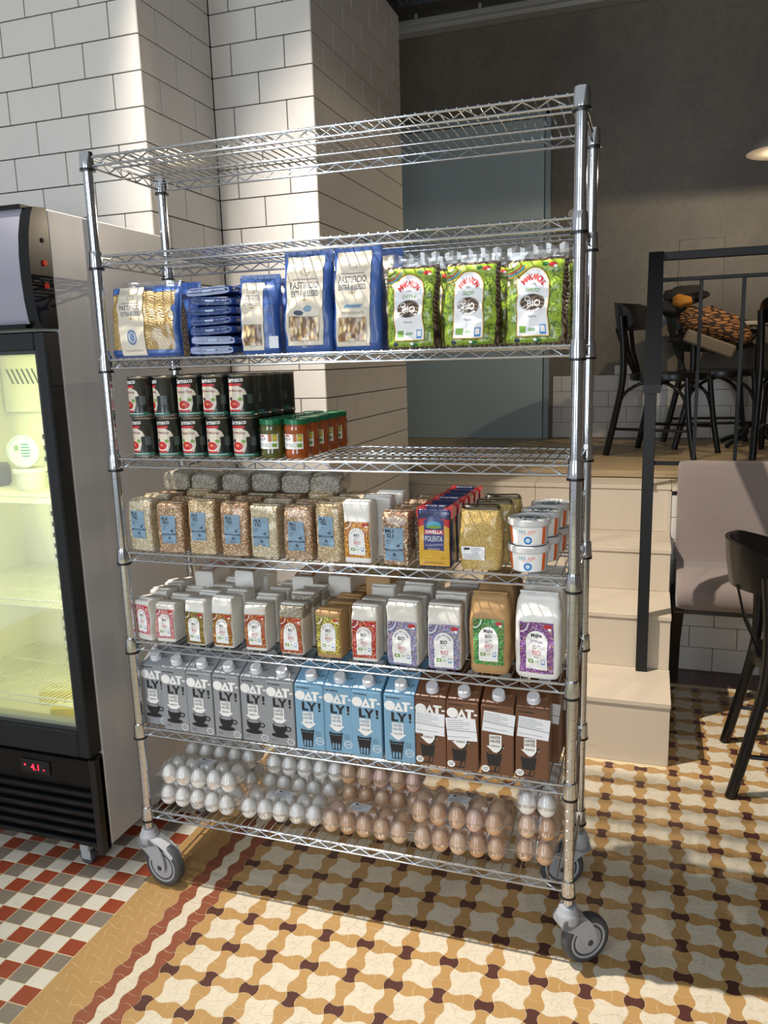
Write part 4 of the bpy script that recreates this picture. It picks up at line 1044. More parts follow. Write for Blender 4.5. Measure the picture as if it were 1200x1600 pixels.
def oat_print(kind, sticker=None):
    P = Print(); ink = K; low = GY if kind == 'grey' else K
    P.text('THE ORIGINAL', -.0145, .1685, .0040, K, .05, .034)
    if not sticker or sticker[1] < .13:
        P.ell(-.0215, .1475, .0125, .0130, WH, 22); P.poly([(-.013, .1345), (.0105, .1345), (-.0008, .1605)], WH); P.poly([(-.0045, .1395), (.0022, .1395), (-.001, .1475)], MATS['_bg_' + kind])
        P.rect(.0165, .1575, .019, .0055, WH); P.rect(.0155, .1470, .0075, .0240, WH); P.rect(.0290, .1475, .0075, .0045, WH)
    if not sticker or sticker[1] < .10: P.rect(-.0150, .1190, .0065, .0235, K); P.rect(-.0095, .1095, .0150, .0055, K); P.poly([(-.006, .1305), (.001, .1305), (.0065, .1215), (.0115, .1305), (.018, .1305), (.0095, .1175), (.0095, .1070), (.003, .1070), (.003, .1175)], K); P.poly([(.0215, .1305), (.0285, .1305), (.0272, .1145), (.0228, .1145)], K); P.ell(.025, .1095, .0031, .0031, K)
    dy = 0 if not sticker else -.002
    P.rect(-.004, .0880, .0260, .0300, WH); P.poly([(-.0235, .0735), (.0155, .0735), (-.004, .0545)], WH)
    ik = mat('dark_carton_ink', '#55595e', .5) if kind == 'grey' else (mat('steel_blue_ink', '#557a96', .5) if kind == 'blue' else BRN)
    if kind == 'brown': ik = mat('dark_brown_ink', '#3c2418', .5)
    P.text('HAFER', -.004, .0965, .0085, ik, .02, .0225); P.text('HAVER', -.004, .0865, .0085, ik, .02, .0225); P.text({'grey': 'BARISTA', 'blue': 'CALCIUM', 'brown': 'KAKAO'}[kind], -.004, .0745, .0058, ik, .02, .019)
    if kind == 'grey':
        P.poly([(-.022, .0560)] + [(-.004 + .018 * math.cos(PI + PI * k / 10), .0520 - .022 * abs(math.sin(PI * k / 10)) ** .8) for k in range(11)] + [(.014, .0560)], K); P.ell(-.004, .0560, .018, .0058, K); P.ell(-.004, .0563, .0155, .0043, MATS['_bg_grey'])
        P.ring(.0185, .0475, .0075, .0070, .0032, K, 16); P.ell(-.004, .0270, .0225, .0068, K); P.ell(-.004, .0300, .012, .003, K)
        P.text('JETZT NEU', -.022, .014, .0022, K); P.text('ohne zucker', -.020, .010, .0018, K)
        P.ring(.0235, .0125, .0092, .0092, .0016, WH, 20); P.text('1,5', .0235, .0125, .0050, WH, .01)
    else:
        P.poly([(-.024, .0545), (.010, .0545), (.004, .0060), (-.018, .0060)], K); P.poly([(-.021, .0480), (.0072, .0480), (.0070, .0470), (-.0208, .0470)], MATS['_bg_' + kind] if kind == 'blue' else K); P.ell(-.007, .0545, .017, .0032, K); P.ell(-.007, .0550, .0148, .0021, MATS['_bg_' + kind])
        if kind == 'blue':
            for k in range(3): P.poly([(-.0165 + k * .0072, .0080), (-.0165 + k * .0072 - .0004, .0215), (-.0145 + k * .0072, .0265), (-.0122 + k * .0072, .0215), (-.0128 + k * .0072, .0080)], MATS['_bg_blue'])
            P.ring(.0225, .0250, .0100, .0100, .0014, WH, 20); P.text('0,5%', .0225, .0250, .0048, WH, .01, .012)
            for k in range(4): P.rect(.020, .051 - k * .0038, .016 - (k % 2) * .004, .0008, K)
        else:
            P.poly([(-.0185, .0230), (.0048, .0230), (.0030, .0090), (-.0165, .0090)], MATS['_bg_brown']); P.rect(-.003, .0190, .0035, .020, K, a=-.3); P.rect(.008, .066, .0032, .030, K, a=-.45)
            P.ell(-.0255, .0135, .0088, .0088, WH, 20); P.text('totally', -.0255, .0160, .0040, K, .02, .012); P.text('vegan', -.0255, .0110, .0035, K, .02, .010)
    if sticker:
        u, v, w_, h_, a = sticker
        P.rect(u, v, w_, h_, STICK, 1, a)
        for k in range(9):
            if k == 5: P.rect(u + .3 * (0), v + h_ / 2 - .006 - k * (h_ - .01) / 9, w_, .0012, K, 1, a - .04); continue
            if k in (6, 7): continue
            yy = h_ / 2 - .006 - k * (h_ - .01) / 9; ww = w_ * (.8 if k % 3 else .55)
            P.rect(u - (w_ - ww) / 2 * .8 * math.cos(a) - yy * math.sin(a) * .0 + (-(w_ - ww) / 2 * .1), v + yy - (w_ - ww) / 2 * math.sin(a), ww * .95, .0010, GY, 1, a)
    return P
MATS['_bg_grey'] = CG; MATS['_bg_blue'] = CB; MATS['_bg_brown'] = CBR
def make_carton(kind, sticker, label, loc, rz):
    m_ = {'grey': CG, 'blue': CB, 'brown': CBR}[kind]
    t = thing('oat_drink_carton', label, 'drink carton', loc, rz, kind + ' drink cartons')
    if kind not in _cb: _cb[kind] = carton_body().mesh('carton_body', m_, 30)
    link('carton_body', _cb[kind], t)
    if 'cap' not in _cb:
        mb = MB(); T_ = Matrix.Translation((0, .026, .1895)) @ Matrix.Rotation(math.radians(24), 4, 'X')
        prof = [(.0165, -.002), (.0165, .003), (.0152, .004), (.0152, .014), (.0140, .0155), (0, .0155)]; mb.lathe(prof, 26, T=T_); _cb['cap'] = mb.mesh('cap', CAPW, 40)
    link('cap', _cb['cap'], t)
    k = (kind, sticker)
    if k not in _cb: _cb[k] = oat_print(kind, sticker).mesh('front_print', lambda u, v, h: (u * 1.12, -h, v), .00008, .0002, 0)
    link('front_print', _cb[k], t)
    kk = 'top' + kind
    if kk not in _cb:
        P = Print(); P.text('0% milk', 0, 0, .004, K if kind != 'brown' else mat('tan_ink', '#a88a6a', .5), .02, .016, .3); P.rect(.002, -.005, .012, .0012, K if kind != 'brown' else MATS['tan_ink'], 1, .5)
        _cb[kk] = P.mesh('roof_print', lambda u, v, h: (u + .025, .030 + v * .9, .1925 + v * .40 + h * 1.2 - .0002), .0002, .0008, 0)
    link('roof_print', _cb[kk], t)
    return t
mk = [(.0008, 'grey'), (.080, 'grey'), (.161, 'grey'), (.243, 'grey'), (.3235, 'grey'), (.401, 'grey'), (.484, 'blue'), (.562, 'blue'), (.6405, 'blue'), (.7265, 'blue'),
      (.8055, 'brown'), (.886, 'brown'), (.971, 'brown'), (1.053, 'brown')]
stk = {10: (-.001, .1105, .066, .058, -.02), 11: (-.002, .1065, .066, .058, .08), 12: (.003, .1345, .067, .052, -.09), 13: (.003, .1300, .066, .052, -.08)}
o4 = ['first', 'second', 'third', 'fourth', 'fifth', 'sixth']
cart = []
for i, (x, kind) in enumerate(mk):
    k = i if i < 6 else (i - 6 if i < 10 else i - 10); c_ = '%s drink carton, %s from left of the %s ones' % (kind, o4[k], kind)
    c_ += {'grey': ', cup print', 'blue': ', glass print', 'brown': ', sticker over print'}[kind]
    cart.append(make_carton(kind, stk.get(i), c_, (x + .0415, (.0195 if i == 0 else -.0015) + (.003 if i % 3 == 1 else 0), S[6] + .0008), rr.uniform(-.02, .02)))
for row, y in enumerate((.097, .175)):
    for i, (x, kind) in enumerate(mk):
        if i < 13: dup(cart[i], (x + .0415 + rr.uniform(-.001, .001), y, S[6] + .0008), 0, '%s drink carton in the %s row, directly behind the %s %s one at the front' % (kind, ('second', 'third')[row], o4[i if i < 6 else (i - 6 if i < 10 else i - 10)], kind), 'drink cartons behind the front row', ('front_print',))
    j = dup(cart[13], (1.108 if row == 0 else 1.124, y + (.006 if row else 0), S[6] + .0008), -.05, 'brown drink carton seen edge-on %s the stickered one by the right post' % ('just behind', 'two rows behind')[row], 'drink cartons behind the front row')

# ---- tins
def tin_print(face, rot):
    P = Print(); cream = mat('cream_tin_print', '#cfc5b2', .35, coat=.2); dk = mat('dark_green_tin_print', '#16231f', .35, coat=.2); tom = mat('tomato_red_print', '#b3271c', .35)
    P.rect(.005, -.044, .088, .008, mat('teal_tin_print', '#2c6a5c', .35), 8); P.rect(.005, -.0435, .06, .0012, WH, 6)
    P.poly([(-.036, -.038), (.012, -.038), (.018, -.02), (.017, .0), (.028, .002), (.022, .014), (.006, .0235), (-.036, .0235)], cream, None)
    P.rect(-.006, .0255, .042, .0065, PRED, 6); P.text('Sermaco', -.005, .0375, .0120, WH, .02, .050, .06)
    P.text('Tomate Frito' if face else 'Pisto Manchego', -.006, .0105, .0080, mat('wine_ink', '#7a1f30', .4), .02, .046)
    P.ell(-.007, -.023, .0185, .0125, WH, 20); P.ell(-.007, -.0222, .0168, .0108, tom, 20); P.ell(-.007, -.021, .006, .0035, mat('pale_tomato', '#d97a5a', .4), 10)
    P.ell(.010, -.010, .006, .0045, PGREEN, 10); P.ell(-.018, -.009, .006, .0045, mat('aubergine', '#3a2430', .4) if not face else PGREEN, 10)
    P.rect(-.010, -.0375, .040, .0050, PRED, 6); P.rect(.036, -.010, .018, .024, mat('dark_panel_print', '#26302c', .4), 4)
    for k in range(6): P.rect(.036, -.001 - k * .0036, .013, .0008, mat('dim_grey_ink', '#7b8580', .4), 2)
    return P
TR, TH_ = .0342, .1030
def wrap(r, zc, rot): return lambda u, v, h: ((r + h) * math.sin(u / r + rot), -(r + h) * math.cos(u / r + rot), zc + v)
TIND = mat('black_green_tin_paper', '#141b19', .28, coat=.35); STEEL = mat('tin_steel', '#9a958c', .25, .9)
_tn = {}
def make_tin(label, loc, face, rot, grp):
    t = thing('food_tin', label, 'tin', loc, 0, grp)
    if 'b' not in _tn:
        mb = MB(); mb.lathe([(TR - .0014, .0), (TR + .0010, .0005), (TR + .0012, .0025), (TR, .004), (TR, .008), (TR, TH_ - .005), (TR + .0010, TH_ - .003), (TR + .0012, TH_ - .001), (TR, TH_), (TR - .002, TH_), (TR - .003, TH_ - .003), (0, TH_ - .003)], 32, mats=[1, 1, 1, 1, 0, 1, 1, 1, 1, 1, 1]); _tn['b'] = mb.mesh('tin_body', [TIND, STEEL], 40)
    link('tin_body', _tn['b'], t)
    if (face, rot) not in _tn: _tn[(face, rot)] = tin_print(face, rot).mesh('label', wrap(TR, .0525, rot), .00008, .0002)
    link('label', _tn[(face, rot)], t)
    return t
xs = [.074, .1495, .2215, .2945, .3695]; rots = [[-.42, -.75, .10, -.05, -.05], [-.35, -.10, .0, -.05, -.10]]
for tier in (0, 1):
    for i, x in enumerate(xs):
        nm = ('tomato' if i == 2 else 'vegetable') + ' tin in the %s layer, %s column from the left' % (('lower', 'upper')[tier], o4[i])
        t = make_tin('dark green ' + nm, (x + (.003 if tier == 0 else -.001), .040, S[3] + .0006 + tier * (TH_ + .0006)), i == 2, rots[1 - tier][i], 'food tins at the front')
        for row in (1, 2, 3):
            if i < 2 and row == 3: continue
            d = dup(t, (x + .001 * tier, .040 + row * .0725, S[3] + .0006 + tier * (TH_ + .0006)), rr.uniform(-.9, -.2), 'dark tin in the %s layer, %s row deep, behind the %s column' % (('lower', 'upper')[tier], o4[row], o4[i]), 'food tins behind the front ones')
# ---- jars
GLASSG = mat('pesto_green_in_glass', '#4a4d1c', .12, coat=.8, var=.35, bscale=120, bump=.2); GLASSO = mat('orange_sauce_in_glass', '#93450f', .12, coat=.8, var=.35, bscale=120, bump=.2); LIDG = mat('green_metal_lid', '#1f6b45', .3, .3)
def make_jar(label, loc, m_, rot=0.0):
    t = thing('sauce_jar', label, 'jar', loc, 0, 'sauce jars with green lids'); k = m_.name
    if k not in _tn: mb = MB(); mb.lathe([(.022, 0), (.0285, .001), (.0305, .004), (.0305, .016), (.0292, .022), (.0292, .062), (.0305, .068), (.0305, .074), (.0280, .082), (.0270, .086)], 30); _tn[k] = mb.mesh('glass_body', m_, 40)
    link('glass_body', _tn[k], t)
    if 'jl' not in _tn: mb = MB(); mb.lathe([(.0285, .083), (.0300, .0835), (.0300, .0945), (.0285, .0965), (.0262, .0965), (.0250, .0955), (0, .0955)], 30); _tn['jl'] = mb.mesh('lid', LIDG, 30)
    link('lid', _tn['jl'], t)
    kk = ('jp', rot)
    if kk not in _tn:
        P = Print(); P.rect(0, 0, .062, .036, WH, 8); P.text("SACLA'", -.012, .007, .0075, mat('wine_ink2', '#4a2438', .4), .01, .026); P.ell(-.012, .0145, .0035, .002, PRED, 8); P.ell(-.018, .014, .003, .002, PRED, 8); P.ell(-.006, .014, .003, .002, PRED, 8)
        P.rect(.011, .009, .009, .018, mat('terracotta_print', '#b5683a', .4), 2); P.rect(.023, .009, .012, .017, mat('lime_print', '#9aa83a', .4), 3); P.ell(.023, .009, .0045, .0045, YEL, 12); P.text('BIO', .006, -.0085, .0085, mat('grey_green_ink', '#6f8a80', .4), -.01, .018); P.rect(.022, -.009, .012, .009, PGREEN, 3); P.rect(-.016, -.006, .022, .0012, GY, 3); P.rect(-.016, -.010, .024, .0012, GY, 3)
        _tn[kk] = P.mesh('label', wrap(.0293, .042, rot), .00012, .0003)
    link('label', _tn[kk], t); return t
for c, (x, m_, nm) in enumerate(((.4450, GLASSG, 'green pesto'), (.5120, GLASSO, 'orange sauce'))):
    for row in range(5):
        make_jar('%s jar with green lid, %s in its file counting from the front' % (nm, o4[row]), (x + .0005 * row, .036 + row * .0635, S[3] + .0006), m_, -.15)

# ---- flakes shelf
def crinkle(bg, m0, m1=None): mb = bg.body(0, 1 if m1 else None, .86); flap(mb, bg, 1 if m1 else 0); return mb
def flake_label(word=('PŁA', 'TKI')):
    P = Print(); P.rect(0, 0, .041, .070, LBLUE, 6); P.text(word[0], -.0085, .0275, .0085, K, .03, .0175); P.text(word[1], -.0075, .0175, .0085, K, .03, .0160)
    P.rect(-.0105, .008, .013, .0010, NAVY); P.rect(-.013, .0045, .008, .0010, NAVY); P.rect(-.013, .001, .007, .0010, NAVY); P.ell(.0095, -.0035, .0045, .0022, NAVY, 10); P.rect(.013, .0005, .009, .0012, NAVY, 1, .6); P.rect(.013, -.0080, .008, .0008, NAVY)
    P.rect(0, -.0120, .0405, .0036, NAVY, 4); P.rect(0, -.0120, .026, .0010, LBLUE, 3); P.ell(.001, -.0220, .0040, .0040, NAVY, 12); P.rect(.001, -.0220, .0085, .0010, LBLUE, 1, .8); P.text('farena', .001, -.0305, .0042, NAVY, .0, .0175); return P
fl = [(.010, .090, .136, OATS3, .072, -.10, 'pale rice flakes bag, leftmost by the left post'), (.098, .182, .130, OATS2, .062, .05, 'reddish brown flakes bag, second from the left'),
      (.194, .278, .140, OATS, .074, .0, 'golden flakes bag, third from the left'), (.288, .368, .136, OATS2, .070, .03, 'brown spelt flakes bag, fourth from the left'),
      (.374, .458, .132, OATS3, .066, .0, 'pale oat flakes bag, fifth from the left'), (.466, .550, .132, OATS2, .060, .04, 'brown flakes bag with a low label, sixth from the left'), (.556, .626, .142, OATS, .076, -.16, 'flakes bag turned slightly, right beside the white pack')]
fbag = []
for i, (x0, x1, h, m_, lv, rz, lb) in enumerate(fl):
    wb = .0765 if i < 6 else .068
    bg = Bag(wb, .062, h, 'brick', 20 + i, .0020, 28)
    t = thing('flakes_bag', lb + ', with dusty blue label', 'flakes bag', (x0 + .006 + wb / 2, .042, S[4]), rz, 'flakes bags in the front row')
    obj('bag_body', crinkle(bg, m_), m_, t, smooth=60); fr_ = bg.front(0, 0); flake_label().put('label', (lambda f_, lv, dx: lambda u, v, h: f_(u * 1.06 + dx, v * 1.06 + lv, h))(fr_, lv, -.003 if i not in (2, 4) else -.007), t); fbag.append(t)
for row, y in enumerate((.116, .188, .256)):
    for i in range(7):
        x = fl[i][0] + .042
        dup(fbag[(i + row) % 7], (x + rr.uniform(-.003, .003), y, S[4]), rr.uniform(-.05, .05), 'unlabelled side of a flakes bag, %s row, %s from the left' % (('second', 'third', 'rearmost')[row], (o4 + ['seventh'])[i]), 'flakes bags behind the front row', ('label',))
bgs = Bag(.086, .055, .125, 'soft', 31, .0035, 24); proto = None
for i in range(6):
    x = .055 + i * .0925; lb = 'grey film bag of seeds lying on the rear flakes bags, %s from the left' % o4[i]; z = S[4] + .143
    if proto is None:
        proto = thing('seed_bag', lb, 'seed bag', (x, .19, z + .018), 0, 'seed bags lying on top at the back'); obj('bag_body', bgs.body(0), SEEDS, proto, smooth=60); proto.rotation_euler = (math.radians(-90), 0, 0)
    else: dup(proto, (x, .19 + rr.uniform(-.01, .01), z + .018 + rr.uniform(-.004, .003)), (math.radians(-90), 0, rr.uniform(-.15, .15)), lb)
# white pancake-mix pack, muesli, polenta, golden grain
bg = Bag(.070, .060, .150, 'brick', 41, .0018, 22); t = thing('mix_pack', 'tall white pack with orange patterned label beside the muesli', 'food pack', (.668, .042, S[4]), .02)
mb = bg.body(0); flap(mb, bg); obj('bag_body', mb, PAPER2, t, smooth=60); fr_ = bg.front(0, 0); flour_label(FM_['orange'], AC['orange'], 'PLACKI BIO').put('label', lambda u, v, h: fr_(u * 1.16, v * 1.14 + .058, h), t); wp = t
for row, y in enumerate((.116, .188)): dup(wp, (.695 + row * .01, y, S[4]), .04, 'white pack in the %s row behind the orange labelled one' % ('second', 'third')[row], 'white mix packs behind', ('label',))
bg2 = Bag(.066, .060, .128, 'brick', 42, .0018, 26); t = thing('muesli_bag', 'clear muesli bag with blue label, left of the yellow polenta pack', 'muesli bag', (.767, .040, S[4]), -.03)
obj('bag_body', crinkle(bg2, MUESLI), MUESLI, t, smooth=60); f2 = bg2.front(0, 0); flake_label(('MU', 'SLI')).put('label', lambda u, v, h: f2(u * 1.16 - .003, v * 1.16 + .052, h), t)
for row, y in enumerate((.112, .182, .250)): dup(t, (.772 + row * .004, y, S[4]), .03, 'muesli bag in the %s row behind the labelled one' % ('second', 'third', 'rearmost')[row], 'muesli bags behind', ('label',))
NAVYF = mat('navy_polenta_film', '#1b2350', .3, coat=.4, bump=.4, bscale=40, dist=.003); REDF = mat('red_polenta_film', '#b8242a', .3, coat=.4, bump=.4, bscale=40, dist=.003)
bp_ = Bag(.080, .050, .138, 'brick', 43, .0012, 24)
t = thing('polenta_pack', 'yellow, red and navy polenta pack at the front of its file', 'polenta pack', (.862, .036, S[4]), 0, 'polenta packs in a file')
mb = bp_.body(0); a_, b_, e_ = bp_.ab(.95)
obj('bag_body', mb, NAVYF, t, smooth=60)
mb = MB()
for s_ in (-1, 1):
    mb.prism([(s_ * .043, .118), (s_ * .044, .140), (s_ * .036, .146), (s_ * .020, .139), (s_ * .028, .120)], -.020, .020, 'y')
mb.box(-.026, .026, -.008, .008, .134, .146, 1, .002); obj('folded_top', mb, [REDF, NAVYF], t)
P = Print(); yf = mat('yellow_polenta_print', '#cf9f2e', .4, coat=.3); nb = mat('navy_print', '#252a6c', .4, coat=.3)
P.rect(0, .060, .080, .112, yf, 8); P.poly([(-.040, .116), (-.040, .096), (-.020, .106), (-.014, .118)], PRED); P.poly([(.040, .116), (.040, .096), (.020, .106), (.014, .118)], PRED); P.rect(0, .076, .052, .078, nb, 6); P.ell(0, .112, .021, .012, nb, 16); P.ell(0, .103, .019, .0085, mat('sky_print', '#3f9ab8', .4), 16); P.ell(0, .098, .020, .004, PGREEN, 12)
P.rect(0, .086, .050, .011, PRED, 4); P.text('DIVELLA', 0, .086, .0085, WH, .04, .044); P.text('POLENTA', 0, .070, .0125, WH, .0, .044); P.text('Istantanea', .001, .056, .0065, mat('grey_white_ink', '#b9bccb', .4), -.01, .044, .1); P.text('PRONTA IN 3 MINUTI', 0, .046, .0025, WH, .0, .032); P.ell(0, .036, .037, .008, yf, 18); P.rect(0, .028, .076, .012, yf, 4); P.ell(-.018, .030, .015, .0055, YEL, 14); P.text('senza glutine', -.018, .030, .003, K, .0, .022); P.text('500 g', .024, .023, .004, K, .0); P.rect(0, .013, .050, .0012, BRN, 3); P.rect(0, .010, .056, .0012, BRN, 3)
fp_ = bp_.front(0, 0); P.put('front_print', lambda u, v, h: fp_(u * .93, v, h), t)
for row in range(1, 6): dup(t, (.862 + row * .002, .036 + row * .0548, S[4]), rr.uniform(-.03, .03), 'polenta pack with red corners, %s in the file behind the front pack' % (o4)[row])
bg3 = Bag(.098, .060, .150, 'soft', 44, .0028, 24); t = thing('grain_bag', 'golden grain bag with white printed sticker, front of the pair', 'grain bag', (.970, .040, S[4]), .0, 'golden grain bags')
obj('bag_body', bg3.body(0, 1, .93), [GOLD, FILM], t, smooth=60); P = Print(); P.rect(0, 0, .052, .032, STICK, 5); P.rect(-.014, .010, .012, .005, K); textlines(P, .008, .011, .028, 4, .0035, GY, .0009, 2); textlines(P, -.002, -.003, .042, 4, .0034, GY, .0009, 5); f3 = bg3.front(0, 0); P.put('sticker', lambda u, v, h: f3(u - .014, v + .040, h), t)
for row, (dx, y) in enumerate(((.012, .112), (.02, .184))): dup(t, (.974 + dx, y, S[4]), .06, 'golden grain bag in the %s row behind the stickered one' % ('second', 'third')[row], skip=('sticker',))
# sea salt tubs
TUBP = mat('translucent_white_tub', '#cfd0cf', .3, coat=.5); LIDT = m_milky('frosted_clear_lid', '#d8d8d4', .75)
def make_tub(label, loc):
    t = thing('salt_tub', label, 'salt tub', loc, 0, 'sea salt tubs')
    if 'tb' not in _tn:
        mb = MB(); mb.lathe([(.0395, 0), (.0410, .002), (.0455, .058), (.0440, .058)], 36); _tn['tb'] = mb.mesh('tub_body', TUBP, 30)
        mb = MB(); mb.lathe([(.0462, .046), (.0490, .047), (.0492, .0585), (.0480, .0605), (.0455, .0608), (.0440, .0585), (0, .0585)], 36); _tn['tl'] = mb.mesh('lid', TUBP, 30)
        P = Print(); P.rect(0, 0, .074, .040, WH, 12); P.rect(-.042, 0, .010, .040, ORG, 2); P.rect(.042, 0, .010, .040, ORG, 2); P.text('sea', -.0095, .0105, .0070, mat('teal_print', '#3f9aa8', .4), .0, .0155); P.text('salt', .0115, .0115, .0085, ORG, .0, .0165); P.rect(.001, .0045, .026, .0008, ORG, 3); P.ell(.003, -.0095, .0095, .0095, PBLUE, 20); P.ell(.003, -.0095, .0050, .0050, mat('pale_salt', '#cfe0e6', .4), 14)
        def f_(u, v, h): r = .0410 + (.0235 + v) / .058 * .0045 + .0003; return ((r + h) * math.sin(u / .043), -(r + h) * math.cos(u / .043), .0235 + v)
        _tn['tp'] = P.mesh('label', f_, .0001, .0004)
        P = Print(); P.ell(0, 0, .024, .024, mat('dark_teal_print', '#2d5866', .4), 28); P.ell(0, 0, .019, .019, TUBP, 24); P.ell(0, 0, .012, .012, MATS['dark_teal_print'], 24); _tn['tt'] = P.mesh('lid_print', lambda u, v, h: (u, v, .0586 + h), .0001, .0002)
    link('tub_body', _tn['tb'], t); l = link('lid', _tn['tl'], t); link('label', _tn['tp'], t); link('lid_print', _tn['tt'], l); return t
for row, (x, y) in enumerate(((1.078, .050), (1.094, .148), (1.104, .246))):
    for tier in (0, 1): make_tub('sea salt tub with orange stripes, %s of the %s stack from the front' % (('bottom', 'top')[tier], o4[row]), (x, y, S[4] + tier * .0612 + .0004))

# ---- pasta shelf
def pasta_print(wd, ht, v0, big=True, em='leaf', win=True, slant=0.0):
    P = Print(); P.rect(0, 0, wd, ht, BEIGE, 10); k = wd / .078; top = ht / 2
    P.ring(0, top - .030 * k, .010 * k, .007 * k, .0012, TAUPE, 14); P.ring(.004, top - .028 * k, .006 * k, .005 * k, .001, TAUPE, 10); P.rect(0, top - .044 * k, .050 * k, .0012, NAVY, 3)
    P.text('PASTIFICIO', 0, top - .056 * k, .0135 * k, NAVY, .01, .060 * k); P.text('EXTRA di LUSSO', 0, top - .072 * k, .0120 * k, NAVY, .01, .058 * k)
    for j in (-1, 0, 1): P.ell(j * .006 * k, top - .084 * k, .0020, .0020, YEL if j else BRN, 8)
    return P, k, top
def blue_bag(w_, h, d, label, loc, rz, pw, ph, pv, win, em, seed, amp=.003, dx=0.0):
    bg = Bag(w_, d, h, 'pillow', seed, amp, 17); t = thing('pasta_bag', label, 'pasta bag', loc, rz, 'blue pasta bags standing on the shelf')
    obj('bag_body', bg.body(0, 0), BLUEF, t, smooth=70); P, k, top = pasta_print(pw, ph, pv)
    if em == 'leaf': P.ell(-.010 * k, top - .108 * k, .010 * k, .005 * k, NAVY, 12); P.ell(.008 * k, top - .100 * k, .009 * k, .006 * k, LBLUE, 12)
    elif em == 'tube': P.poly([(-.022 * k, top - .114 * k), (.018 * k, top - .114 * k), (.024 * k, top - .106 * k), (-.016 * k, top - .106 * k)], LBLUE); P.rect(0, top - .110 * k, .036 * k, .0012, NAVY)
    if em: P.text({'leaf': 'CALAMARATA RIGATE', 'tube': 'PENNE RIGATE'}[em], 0, top - .124 * k, .0050 * k, TAUPE, .02, .052 * k)
    wh = win; P.rect(0, -ph / 2 + wh / 2 + .012, pw * .82, wh + .003, TAUPE, 4); P.rect(0, -ph / 2 + wh / 2 + .012, pw * .80, wh, PENNE, 4); P.poly([(-.007, -ph / 2 + .004), (.007, -ph / 2 + .004), (.007, -ph / 2 + .016), (0, -ph / 2 + .019), (-.007, -ph / 2 + .016)], BEIGE); P.text('Nº 17', 0, -ph / 2 + .009, .004, NAVY, .0)
    f_ = bg.front(0, 0); P.put('label', lambda u, v, h_: f_(u + dx, v + pv, h_), t, eps=.0002, base=.0005)
    P2 = Print(); P2.text('500 g e', 0, 0, .005, WH, .0); P2.put('weight_print', lambda u, v, h_: f_(u - .005, v + .012, h_), t)
    mb = MB()  # crimped seal of clear film at the top
    for i in range(12): mb.box(-w_ * .48 + i * w_ * .08, -w_ * .48 + (i + 1) * w_ * .08, -.0008 + (i % 2) * .001, .0008 + (i % 2) * .001, h - .004, h + .006)
    obj('seal', mb, BLUEF, t, kind='stuff'); return t, bg
pb3, _ = blue_bag(.104, .180, .062, 'small blue pasta bag with narrow beige label and window, right of the stacked pouches', (.432, .045, S[2]), .10, .056, .160, .088, .048, None, 51, .0035, -.016)
pb4, _ = blue_bag(.128, .228, .070, 'tall blue pasta bag with leaf emblem and wide window, middle of the pasta shelf', (.559, .048, S[2]), .0, .094, .205, .118, .054, 'leaf', 52, .004, -.004)
pb5, _ = blue_bag(.124, .232, .066, 'tall blue pasta bag with penne window, next to the green bags', (.684, .046, S[2]), -.06, .086, .212, .116, .052, 'tube', 53, .0035, -.006)
for i, (pb, x) in enumerate(((pb4, .556), (pb5, .700), (pb3, .432))): dup(pb, (x, .150, S[2]), .05, 'blue pasta bag standing in the second row, behind the %s' % ('leaf emblem bag', 'penne bag', 'small narrow-label bag')[i], 'blue pasta bags in the second row', ('weight_print',))
# side gusset sticker on the small bag
mb = MB(); mb.box(0, .022, 0, .0006, 0, .028); o = obj('price_sticker', mb, STICK, pb3, (.026, -.034, .012), (0, 0, .25))
# wide nest-pasta bags
def nest_bag(label, loc, rz, seed, blue=False):
    bg = Bag(.205, .072, .188, 'pillow', seed, .0035, 15); t = thing('pasta_bag', label, 'pasta bag', loc, rz, 'wide nest pasta bags')
    obj('bag_body', bg.body(0, 1, .86), [BLUED if blue else NESTS, FILM if not blue else BLUED], t, smooth=70)
    if blue: return t
    f_ = bg.front(0, 0); P = Print(); P.rect(.094, .088, .016, .168, BLUEF, 8); P.rect(0, .010, .200, .018, BLUEF, 8); P.rect(-.085, .166, .030, .016, BLUEF, 3); P.rect(.052, .168, .060, .012, BLUEF, 3); P.ell(.088, .118, .010, .010, BLUEF, 14); P.put('film_print', f_, t)
    P, k, top = pasta_print(.072, .170, 0); P.ell(0, -.040, .014, .020, mat('mid_blue_print', '#5b7598', .45), 16); P.ring(0, -.040, .010, .014, .002, BEIGE, 12); P.text('TAGLIATELLE', 0, -.073, .005, TAUPE, .01, .05)
    P.put('label', lambda u, v, h_: f_(u - .034 - v * .09, v + .090, h_), t, eps=.0002, base=.0016); return t
nest_bag('wide clear pasta bag of tagliatelle nests with slanted beige label, far left', (.110, .047, S[2]), .03, 61)
nest_bag('wide blue pasta bag behind the tagliatelle bag, its top edge showing', (.118, .132, S[2]), -.02, 62, True)
nest_bag('dark blue pasta bag standing at the back behind the stacked pouches', (.300, .250, S[2]), .0, 63, True)
